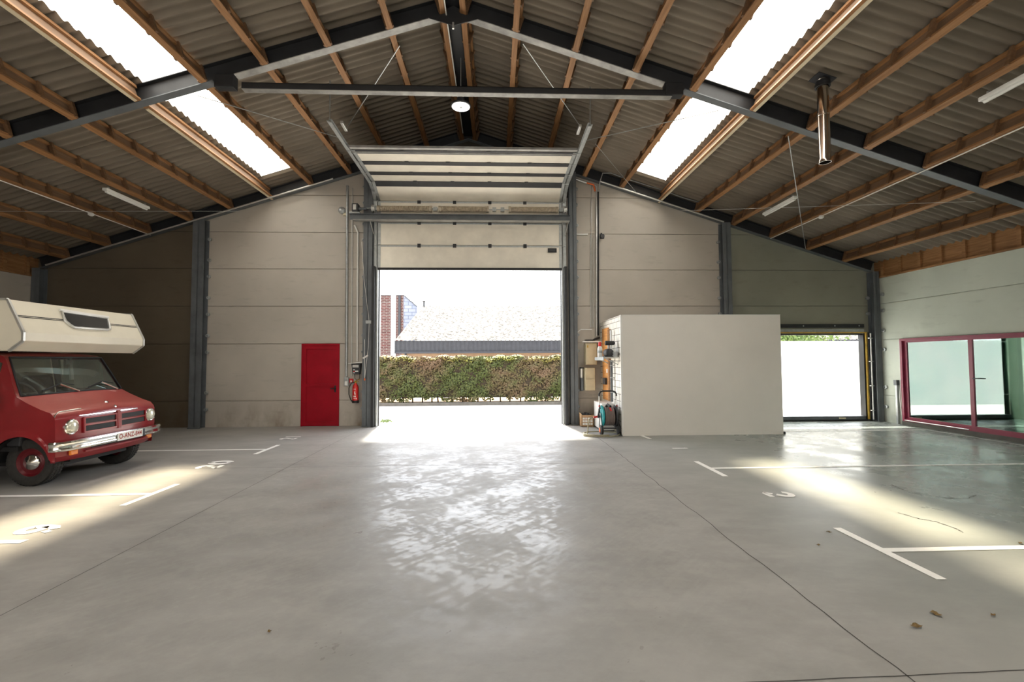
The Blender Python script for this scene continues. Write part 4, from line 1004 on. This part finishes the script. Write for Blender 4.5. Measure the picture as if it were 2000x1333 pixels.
# sides with wheel arch and door window opening
def edge_top(x):
    e = [vpt(i,1) for i in range(len(VP))]
    best = 1.9
    for a, b in zip(e[5:], e[6:]):
        if b.x <= x <= a.x: return a.z+(b.z-a.z)*(x-a.x)/(b.x-a.x)
    return e[5].z if x > e[5].x else best
WXF, WR = -6.52, .33
XS = [-7.75,-7.6,-7.45,-7.3,-7.15,-7.02,-6.94,-6.91]+[-6.90+.76*k/24 for k in range(25)]+[-6.115,-6.09,-6.075]
XS = sorted(set(XS))
def zlow(x):
    q = (.385)**2-(x-WXF)**2
    return max(.36, .33+math.sqrt(q)) if q > 0 else .36
for s in (-1,1):
    n = 16; base = []
    for x in XS:
        zt = edge_top(x); zl = min(zlow(x), zt-.05); col = []
        for j in range(n+1):
            z = zl+(zt-zl)*j/n; col.append((x, YC+s*(hw(z)+(.018 if abs(math.hypot(x-WXF,z-.33)-.40) < .035 else 0)), z))
        base.append(col)
    vs = [p for c in base for p in c]; fs = []
    for i in range(len(XS)-1):
        for j in range(n):
            cx = (XS[i]+XS[i+1])/2; cz = (base[i][j][2]+base[i][j+1][2])/2
            if cx < -6.92 and cx > -7.6 and 1.30 < cz < 1.76: continue    # door window
            fs.append((i*(n+1)+j,(i+1)*(n+1)+j,(i+1)*(n+1)+j+1,i*(n+1)+j+1))
    mb.add(vs, fs)
    # front corner down to the valance
    e = [vpt(i, s) for i in range(0,6)]
    vs = [tuple(p) for p in e]+[(-6.075, p.y, p.z) for p in e]
    mb.add(vs, [(i,i+1,7+i,6+i) for i in range(5)])
body = mb.build('body', M['vanred'], cv, smooth=38)
mb = MB(); ii = [9,10,11]; ts = [-.95+1.9*k/12 for k in range(13)]
vs = [vpt(i,t)+Vector((-.012,0,-.006)) for i in ii for t in ts]; mb.add(vs, [(i*13+k,i*13+k+1,(i+1)*13+k+1,(i+1)*13+k) for i in range(2) for k in range(12)])
mb.build('windscreen', M['vglass'], cv, smooth=60)
mb = MB()
loop = [vpt(9,t) for t in ts]+[vpt(10,.955),vpt(11,.955)]+[vpt(11,t) for t in ts[::-1]]+[vpt(10,-.955),vpt(9,-.955)]
mb.tube([p+Vector((.004,0,.004)) for p in loop], .013, 6, True); mb.build('windscreen_seal', M['black'], cv, smooth=60)
for s in (-1,1):
    mb = MB(); mb.add([(-6.93,YC+s*(hw(1.3)-.01),1.28),(-7.62,YC+s*(hw(1.3)-.01),1.28),(-7.62,YC+s*(hw(1.78)-.01),1.78),(-6.93,YC+s*(hw(1.78)-.01),1.78)],[(0,1,2,3)]); mb.build('door_window', M['vglass'], cv)
def patch(mb, y0, y1, z0, z1, o0, o1, n=10):
    vs = []
    for i in range(n+1):
        y = y0+(y1-y0)*i/n
        for z, o in ((z0,o0),(z0,o1),(z1,o1),(z1,o0)): vs.append((front_x(y,z)+o, y, z))
    fs = [(4*i+a,4*i+b,4*i+4+b,4*i+4+a) for i in range(n) for a, b in ((0,1),(1,2),(2,3),(3,0))]+[(0,1,2,3),(4*n+3,4*n+2,4*n+1,4*n)]
    mb.add(vs, fs)
# grille: dark slots with red frame bars
gr = MB()
for a, b in ((-.56,-.045),(.045,.56)):
    for z0, z1 in ((.735,.805),(.845,.915)): patch(gr, YC+a, YC+b, z0, z1, .004, .010)
g = gr.build('grille', M['black'], cv)
gb = MB()
for a, b in ((-.58,-.03),(.03,.58)):
    for z in (.722,.825,.928): patch(gb, YC+a, YC+b, z-.011, z+.011, .006, .026)
for y in (-.575,-.04,.04,.575): patch(gb, YC+y-.011, YC+y+.011, .715, .935, .006, .026, 2)
patch(gb, YC-.028, YC+.028, .70, .975, .006, .036, 2)
gb.build('grille_bars', M['vanred'], g)
tr = MB(); patch(tr, YC-.64, YC+.40, .962, .974, .004, .018); tr.build('bonnet_trim', M['chrome'], cv)
bd = MB(); bd.lathe((-6.005,YC,1.04),(1,0,.4),[(.022,0),(.022,.008),(0,.012)],12); bd.build('badge', M['chrome'], cv)
bd = MB(); bd.lathe((-6.14,YC,1.108),(.4,0,1),[(.03,0),(.022,.012),(0,.016)],12); bd.build('bonnet_mascot', M['chrome'], cv)
ct = MB(); pts = [(front_x(YC+s_*.80,.99)-.0,YC+s_*.80,.99) for s_ in (-1,)]
# chrome edge at the bonnet corner on the near side
ct.tube([(-6.09,YC-.91,.86),(-6.085,YC-.905,1.0),(-6.07,YC-.87,1.045),(-6.03,YC-.75,1.058),(-6.005,YC-.6,1.065)],.008,6); ct.build('corner_trim', M['chrome'], cv, smooth=60)
for s in (-1,1):
    y = YC+s*.735; x = front_x(y,.82)
    mb = MB(); mb.lathe((x-.02,y,.82),(1,0,0),[(.108,0),(.112,.03),(.100,.04),(.092,.034)],24); h = mb.build('headlamp', M['chrome'], cv, smooth=50)
    mb = MB(); mb.lathe((x-.0,y,.82),(1,0,0),[(.094,0),(.085,.03),(.05,.048),(0,.055)],24); mb.build('lens', M['lens'], h, smooth=60)
    y = YC+s*.70; x = front_x(y,.455)
    mb = MB(); mb.cbox((x+.012,y,.455),.035,.12,.07); mb.build('indicator', M['amber'], cv, bevel=.012)
# bumper
mb = MB(); sec = [(0,.50),(.05,.505),(.062,.53),(.05,.57),(.062,.61),(.05,.635),(0,.64)]
path = [(-6.085,-.945),(-6.04,-.945),(-5.985,-.90),(-5.95,-.80),(-5.93,-.6),(-5.92,-.3),(-5.92,0),(-5.92,.3),(-5.93,.6),(-5.95,.80),(-5.985,.90),(-6.04,.945),(-6.085,.945)]
vs = []; n = len(path)
for i, (x, y) in enumerate(path):
    a = Vector(path[max(i-1,0)]); b = Vector(path[min(i+1,n-1)]); t = (b-a).normalized(); nn = Vector((t.y,-t.x))
    for o, z in sec: vs.append((x+nn.x*(o-.02), YC+y+nn.y*(o-.02), z))
k = len(sec); mb.add(vs, [(i*k+j,i*k+j+1,(i+1)*k+j+1,(i+1)*k+j) for i in range(n-1) for j in range(k-1)]+[(i*k+k-1,i*k,(i+1)*k,(i+1)*k+k-1) for i in range(n-1)])
mb.build('bumper', M['chrome'], cv, smooth=40)
mb = MB(); patch(mb, YC-.45, YC+.62, .475, .497, .0, .02); mb.build('bumper_shadow_gap', M['black'], cv)
mb = MB(); patch(mb, YC-.55, YC+.66, .43, .455, .0, .03); mb.build('valance_lip', M['vanred'], cv)
pl = MB(); px = -5.868; pl.box(px-.006,px,YC-.10,YC+.40,.505,.625); plo = pl.build('licence_plate', M['plate'], cv)
vs, fs = text_mesh('O-ANZ-844', .105, .002)
pl = MB(); pl.add([(px+.002, YC+.15+v.x*.86, .567+v.y*1.0) for v in vs], fs); pl.build('lettering', M['platered'], plo)
pl = MB(); pl.box(px-.012,px-.004,YC+.40,YC+.455,.51,.62); pl.build('plate_end', M['dark'], plo)
# wipers
for y0, y1, b in ((7.33,6.92,.0),(8.10,7.60,0)):
    mb = MB()
    def ws(y, f): 
        t = (y-YC)/.88; p = vpt(9,t).lerp(vpt(11,t), f); return p+Vector((.025,0,.02))
    mb.tube([ws(y0,-.03),ws((y0+y1)/2-.02,.20),],.012,6)
    w = mb.build('wiper', M['chrome'], cv)
    mb = MB(); mb.tube([ws(y1-.08,.06),ws((y0+y1)/2,.22),ws(y0-.03,.16)],.010,6); mb.build('blade', M['black'], w)
# wheels
def wheel(x, yo, s):
    """yo: outer face; s=-1 near side"""
    mb = MB(); yi = yo-s*.19
    ax = (0,s,0); o = (x,yi,WR)
    mb.lathe(o, ax, [(.20,.0),(.27,-.0),(.315,.012),(.328,.04),(.33,.095),(.328,.15),(.315,.178),(.275,.19),(.225,.185),(.195,.165)], 36, False)
    t = mb.build('tyre', M['tyre'], cv, smooth=45)
    tb = MB()
    for k in range(48):
        q = 2*PI*k/48
        for h in (.045,.095,.145):
            c = Vector((x+.331*math.cos(q), yi+s*h, WR+.331*math.sin(q))); tg = Vector((-math.sin(q),0,math.cos(q)))
            tb.bar(c-tg*.015, c+tg*.015, .036, .008, (math.cos(q),0,math.sin(q)))
    tb.build('tread', M['tyre'], t)
    mb = MB(); mb.lathe(o, ax, [(.200,.11),(.200,.165),(.19,.168),(.165,.135),(.12,.125),(.10,.11)], 30); mb.build('rim', M['rim'], t, smooth=40)
    mb = MB(); mb.lathe(o, ax, [(.118,.12),(.115,.15),(.095,.168),(.05,.176),(.035,.19),(0,.192)], 28); mb.build('hub_cap', M['chrome'], t, smooth=50)
for s in (-1,1):
    wheel(WXF, YC+s*.79, s); wheel(-9.35, YC+s*.80, s)
for s in (-1,1):   # dark wheel housings
    mb = MB()
    for k in range(12):
        a0 = PI*k/12; a1 = PI*(k+1)/12; r = .385
        mb.add([(WXF+r*math.cos(a0),YC+s*.60,.33+r*math.sin(a0)),(WXF+r*math.cos(a1),YC+s*.60,.33+r*math.sin(a1)),(WXF+r*math.cos(a1),YC+s*.91,.33+r*math.sin(a1)),(WXF+r*math.cos(a0),YC+s*.91,.33+r*math.sin(a0))],[(0,1,2,3)])
    mb.add([(WXF-.39,YC+s*.60,.3),(WXF+.39,YC+s*.60,.3),(WXF+.39,YC+s*.60,.75),(WXF-.39,YC+s*.60,.75)],[(0,1,2,3)])
    mb.build('wheel_housing', M['black'], cv)
MB().box(-9.9,-6.25,YC-.56,YC+.56,.24,.42).build('chassis', M['black'], cv)
# cab interior
MB().box(-7.75,-6.62,YC-.84,YC+.84,.5,.56).build('cab_floor', M['black'], cv)
mb = MB(); mb.prism([(-6.56,1.22),(-6.64,1.26),(-6.86,1.18),(-6.80,.56),(-6.62,.56)],'Y',YC-.82,YC+.82); mb.build('dashboard', M['dark'], cv, bevel=.02)
mb = MB(); c = Vector((-7.0,YC-.42,1.27)); 
pts = [c+Vector((-.10*math.sin(q)*1.0, .20*math.cos(q), .17*math.sin(q))) for q in [2*PI*i/28 for i in range(28)]]
mb.tube(pts, .014, 8, True); mb.tube([c,(-6.78,YC-.42,1.12)],.018,8); mb.tube([pts[0],pts[14]],.010,6); mb.build('steering_wheel', M['white'], cv, smooth=60)
for s, m_ in ((-1,'seat'),(1,'seat2')):
    y = YC+s*.42
    mb = MB(); mb.box(-7.55,-7.1,y-.24,y+.24,.80,.95); st = mb.build('seat', M[m_], cv, bevel=.05)
    mb = MB(); mb.prism([(-7.60,.92),(-7.46,.92),(-7.56,1.52),(-7.66,1.52)],'Y',y-.23,y+.23); mb.build('seat_back', M[m_], st, bevel=.04)
MB().box(-7.80,-7.76,YC-.9,YC+.9,.5,1.9).build('rear_curtain', M['beige'], cv)
mb = MB(); mb.bar((-7.0,YC+.3,1.86),(-6.95,YC+.3,1.45),.05,.03); mb.box(-6.98,-6.94,YC+.18,YC+.30,1.70,1.77); mb.build('interior_mirror', M['white'], cv)
# door mirror on the near side
mb = MB(); mb.tube([(-6.86,YC-.90,1.38),(-6.83,YC-1.02,1.42),(-6.79,YC-1.10,1.38),(-6.78,YC-1.10,1.28)],.012,8); mr = mb.build('door_mirror', M['chrome'], cv, smooth=60)
mb = MB(); mb.prism([(YC-1.17,1.31),(YC-1.01,1.31),(YC-1.04,1.15),(YC-1.11,1.13)],'X',-6.80,-6.74); mb.build('mirror_head', M['chrome'], mr, bevel=.012)
# cream overcab and living body
LY0, LY1 = YC-1.01, YC+1.12
lp_ = [(-6.62,1.895),(-6.44,2.035),(-6.44,2.15),(-6.665,2.605),(-10.6,2.74),(-10.6,.55),(-7.83,.55),(-7.83,1.90),(-7.6,1.905)]
mb = MB(); mb.prism(lp_, 'Y', LY0, LY1); lu = mb.build('camper_body', M['cream'], cv, bevel=.012)
for y in (LY0,LY1):
    mb = MB()
    for p, q in zip(lp_[:4], lp_[1:4]): mb.bar((p[0],y,p[1]),(q[0],y,q[1]),.03,.03,(0,1,0))
    mb.bar((lp_[3][0],y,lp_[3][1]),(lp_[4][0],y,lp_[4][1]),.03,.03,(0,1,0)); mb.build('edge_trim', M['alu'], lu)
fd = Vector((-6.665+6.44,0,2.605-2.15)); fn = Vector((fd.z,0,-fd.x)).normalized()
def fp(y, z, o=0.): 
    f = (z-2.15)/(2.605-2.15); return Vector((-6.44+fd.x*f, y, z))+fn*o
mb = MB()
for z in (2.385,2.365):
    mb.bar(fp(LY0+.03,z,.003),fp(LY1-.03,z,.003),.008,.006,fn)
mb.build('stripe', M['fascia'], lu)
wl = [(7.19,2.515),(7.985,2.485),(7.97,2.32),(7.92,2.278),(7.86,2.270),(7.22,2.262),(7.17,2.285),(7.15,2.33)]
wl = [(7.19,2.515),(7.99,2.485),(7.955,2.33),(7.93,2.285),(7.88,2.272),(7.27,2.268),(7.22,2.30),(7.17,2.36)]
mb = MB(); mb.tube([fp(y,z,.012) for y,z in wl], .022, 8, True); wf = mb.build('luton_window', M['alu'], lu, smooth=50)
mb = MB(); mb.add([fp(y,z,.008) for y,z in wl],[tuple(range(len(wl)))]); mb.build('pane', M['dglass'], wf)
mb = MB(); mb.bar(fp(7.16,2.525,.02),fp(8.01,2.492,.02),.03,.03,fn); mb.build('drip_rail', M['white'], wf)

# ---------------- outside
yd = MB(); yd.add([(-70,YB+.12,-.02),(70,YB+.12,-.02),(70,90,-.02),(-70,90,-.02)],[(0,1,2,3)])
tag(yd.build('ground', M['yard']), 'sunlit pale concrete yard outside the doors', 'yard', kind='structure')
ap = MB(); ap.box(-3.15,1.86,YB-.02,YB+.2,-.015,.001); tag(ap.build('trim_3', M['apron']), 'pale threshold slab in the big door opening', 'threshold', kind='structure')
kb = MB(); kb.box(-30,30,17.78,17.92,-.02,.10); tag(kb.build('kerb', M['kerb']), 'dark kerb at the foot of the hedge', 'kerb', kind='structure')
bd = MB(); bd.box(-30,30,17.92,20.5,-.02,.06); tag(bd.build('planting_bed', M['soil']), 'dry soil bed under the hedge', 'planting bed', kind='structure')
rnd = random.Random(3)
def leaf_quad(mb, c, s, n):
    n = n.normalized(); a = n.cross(Vector((rnd.uniform(-1,1),rnd.uniform(-1,1),rnd.uniform(-1,1))))
    if a.length < .1: a = n.cross(Vector((0,0,1.1)))
    a.normalize(); b = n.cross(a); w = s*rnd.uniform(.35,.6); l = s*rnd.uniform(.8,1.3)
    mb.add([c-a*l, c+b*w, c+a*l, c-b*w], [(0,1,2,3)])
hx0, hx1 = -7.0, 5.0
hd = thing('hedge', 'clipped conifer hedge with brown patches across the yard', 'hedge', (-1,18.3,0), kind='thing')
core = MB(); core.box(hx0,hx1,18.16,18.9,.26,1.78); core.build('core', M['twig'], hd)
mb = MB()
for i in range(17000):
    x = rnd.uniform(hx0,hx1); z = .08+1.80*rnd.random()**.95
    low = .17+.10*math.sin(x*2.1+1)+.07*math.sin(x*7.7)+.04*math.sin(x*19.)
    if z < low: continue
    y = 18.08+.05*math.sin(x*3.3+z*4)+.05*math.sin(x*7.7-z*9)+rnd.uniform(-.04,.10)
    leaf_quad(mb, Vector((x,y,z)), .055, Vector((rnd.uniform(-.7,.7),-1,rnd.uniform(-.3,.9))))
for i in range(9000):
    x = rnd.uniform(hx0,hx1); y = rnd.uniform(18.06,18.9)
    z = 1.83+.03*math.sin(x*2.7)+.03*math.sin(x*8.3)+rnd.uniform(-.06,.07)
    leaf_quad(mb, Vector((x,y,z)), .06, Vector((rnd.uniform(-.8,.8),rnd.uniform(-.8,.4),1)))
mb.build('foliage', M['hedge'], hd)
mb = MB()
for i in range(3600):
    x = rnd.uniform(hx0,hx1); leaf_quad(mb, Vector((x,18.02+rnd.random()*.25,1.80+.03*math.sin(x*2.7)+.04*math.sin(x*8.3)+rnd.uniform(-.10,.08))), .05, Vector((rnd.uniform(-.6,.6),-.6,1)))
mb.build('sunlit_tips', M['sunlit_top'], hd)
for k in range(30):
    x = hx0+.2+k*.39+rnd.uniform(-.13,.13)
    mb = MB(); mb.tube([(x,18.3,0),(x+rnd.uniform(-.04,.04),18.3,.45)],.03,6); mb.build('stem', M['twig'], hd)
# neighbouring shed
nb = thing('neighbour_shed', 'low shed beyond the hedge with pale roof and dark fascia', 'shed', (4,28,0), kind='thing')
NX0, NX1, NY = -5.65, 30, 26.0
MB().box(NX0+.3,NX1,NY+.4,NY+9,0,2.45).build('wall', M['peach'], nb)
mb = MB(); n = int((NX1-NX0)/.06); vs = []
for i in range(n+1):
    x = NX0+(NX1-NX0)*i/n; y = NY-.02+.025*math.cos(2*PI*x/.24)
    vs += [(x,y,2.24),(x,y,2.86)]
mb.add(vs, [(2*i,2*i+2,2*i+3,2*i+1) for i in range(n)]); mb.build('fascia', M['fascia'], nb)
mb = MB(); mb.box(NX0,NX1,NY-.10,NY+.0,2.13,2.24); mb.build('gutter', M['fascia'], nb)
mb = MB(); vs = []
for i in range(n+1):
    x = NX0+(NX1-NX0)*i/n; dz = .03*math.cos(2*PI*x/.24)
    vs += [(x,NY-.08,2.87+dz),(x,35.7,6.0+dz)]
mb.add(vs, [(2*i,2*i+2,2*i+3,2*i+1) for i in range(n)]); mb.build('roof', M['roofsheet'], nb)
mb = MB(); mb.tube([(-5.5,35.6,5.9),(-5.5,35.6,6.36)],.08,8); mb.lathe((-5.5,35.6,6.30),(0,0,1),[(.12,0),(.14,.05),(.06,.12)],12); mb.build('roof_vent', M['black'], nb)
mb = MB(); mb.tube([(NX0+.55,NY+.3,0),(NX0+.55,NY+.3,2.2)],.06,8); mb.build('downpipe', M['fascia'], nb)
bh = thing('brick_house', 'red brick house with pale pilaster behind the shed', 'house', (-8.2,37,0), kind='thing')
HZ = 7.0
MB().box(-9.10,-8.26,36.6,41,0,HZ-.06).build('wall', M['redbrick'], bh)
MB().box(-8.26,-7.88,36.55,41,0,HZ+.02).build('pilaster', M['white'], bh)
MB().box(-7.88,-7.28,36.6,41,0,HZ-.06).build('wall', M['redbrick'], bh)
MB().box(-7.68,-7.50,36.54,36.6,2.6,HZ-.06).build('post', M['fascia'], bh)
MB().box(-9.12,-8.26,36.57,36.65,HZ-.06,HZ).build('coping', M['fascia'], bh)
MB().box(-7.88,-7.27,36.57,36.65,HZ-.06,HZ).build('coping', M['fascia'], bh)
mb = MB(); mb.add([(-7.28,36.6,HZ-.05),(-6.2,36.62,6.05),(-6.2,36.62,3.3),(-7.28,36.6,3.3)],[(0,1,2,3)]); mb.build('slate_cladding', M['slate'], bh)
mb = MB(); mb.bar((-7.28,36.56,HZ-.02),(-6.18,36.58,6.04),.06,.06); mb.build('verge', M['fascia'], bh)
# shrub outside the side gate
sb = thing('garden_shrub', 'leafy green shrub seen over the white sheet at the side gate', 'shrub', (10.5,17,0), kind='thing')
mb = MB()
for i in range(5200):
    x = rnd.gauss(10.6,1.1); z = 2.55+rnd.gauss(0,.38); y = 17+rnd.gauss(0,.4)
    if x > 12.2: z += (x-12.2)*.3
    leaf_quad(mb, Vector((x,y,z)), .07, Vector((rnd.uniform(-1,1),-1,rnd.uniform(-.4,1))))
mb.build('foliage', M['shrub'], sb)
for x in (10.1,10.7,11.2):
    mb = MB(); mb.tube([(x,17,0),(x+.1,17,1.2),(x-.1,17,2.4)],[.05,.04,.02],6); mb.build('stem', M['twig'], sb)
gw = MB()
for k in range(60):
    x = -3.02+rnd.gauss(0,.07); y = 12.75+rnd.gauss(0,.05); leaf_quad(gw, Vector((x,y,.05+rnd.random()*.06)), .04, Vector((rnd.uniform(-1,1),-1,1)))
tag(gw.build('weed_tuft', M['shrub']), 'small bright weed tuft at the door post outside', 'weed')

# ------------------------------------------------------------------ light
W = bpy.data.worlds.new('World'); SC.world = W; W.use_nodes = True
N = W.node_tree.nodes; L = W.node_tree.links; bg = N['Background']
sk = N.new('ShaderNodeTexSky'); sk.sky_type = 'NISHITA'; sk.sun_disc = False; sk.sun_elevation = math.radians(59); sk.sun_rotation = 0; sk.dust_density = 3.; sk.air_density = 1.2
mx = N.new('ShaderNodeMix'); mx.data_type = 'RGBA'; mx.inputs[0].default_value = .70; L.new(sk.outputs[0], mx.inputs[6]); mx.inputs[7].default_value = (6.4,6.5,6.6,1)
L.new(mx.outputs[2], bg.inputs[0]); bg.inputs[1].default_value = 1.12
def lamp(name, kind, loc, direction, energy, color=(1,1,1), **kw):
    d = bpy.data.lights.new(name, kind); d.energy = energy; d.color = color
    for k, v in kw.items(): setattr(d, k, v)
    o = bpy.data.objects.new(name, d); COL.objects.link(o); o.location = loc
    o.rotation_euler = Vector(direction).to_track_quat('-Z','Y').to_euler(); return o
lamp('sun','SUN',(0,30,40),(.075,-.60,-1),20.,(1,.94,.82),angle=math.radians(5.))
# unseen fill lamp added for the light from the hall behind the viewpoint
lamp('rear_fill','AREA',(-.7,-5.6,3.2),(0,1,-.12),390.,(1,.96,.9),shape='RECTANGLE',size=9.,size_y=5.)

# ------------------------------------------------------------------ camera
yaw, pitch, roll = .03799, .04159, -.004714
cy, sy, cp, sp_ = math.cos(yaw), math.sin(yaw), math.cos(pitch), math.sin(pitch)
F = Vector((sy*cp,cy*cp,sp_)); R0 = Vector((cy,-sy,0)); U0 = R0.cross(F)
R_ = R0*math.cos(roll)+U0*math.sin(roll); U_ = -R0*math.sin(roll)+U0*math.cos(roll)
cam = bpy.data.cameras.new('camera'); cam.sensor_width = 36; cam.sensor_fit = 'HORIZONTAL'; cam.lens = 890/2000*36; cam.clip_end = 300
co = bpy.data.objects.new('camera', cam); COL.objects.link(co)
mw = Matrix((R_,U_,-F)).transposed().to_4x4(); mw.translation = (0,0,1.74); co.matrix_world = mw
SC.camera = co
SC.view_settings.view_transform = 'Standard'; SC.view_settings.look = 'None'; SC.view_settings.exposure = 0.; SC.view_settings.gamma = 1.
SC.cycles.use_denoising = True
SC.cycles.max_bounces = 10; SC.cycles.diffuse_bounces = 6; SC.cycles.transparent_max_bounces = 12
SC.cycles.sample_clamp_indirect = 8.
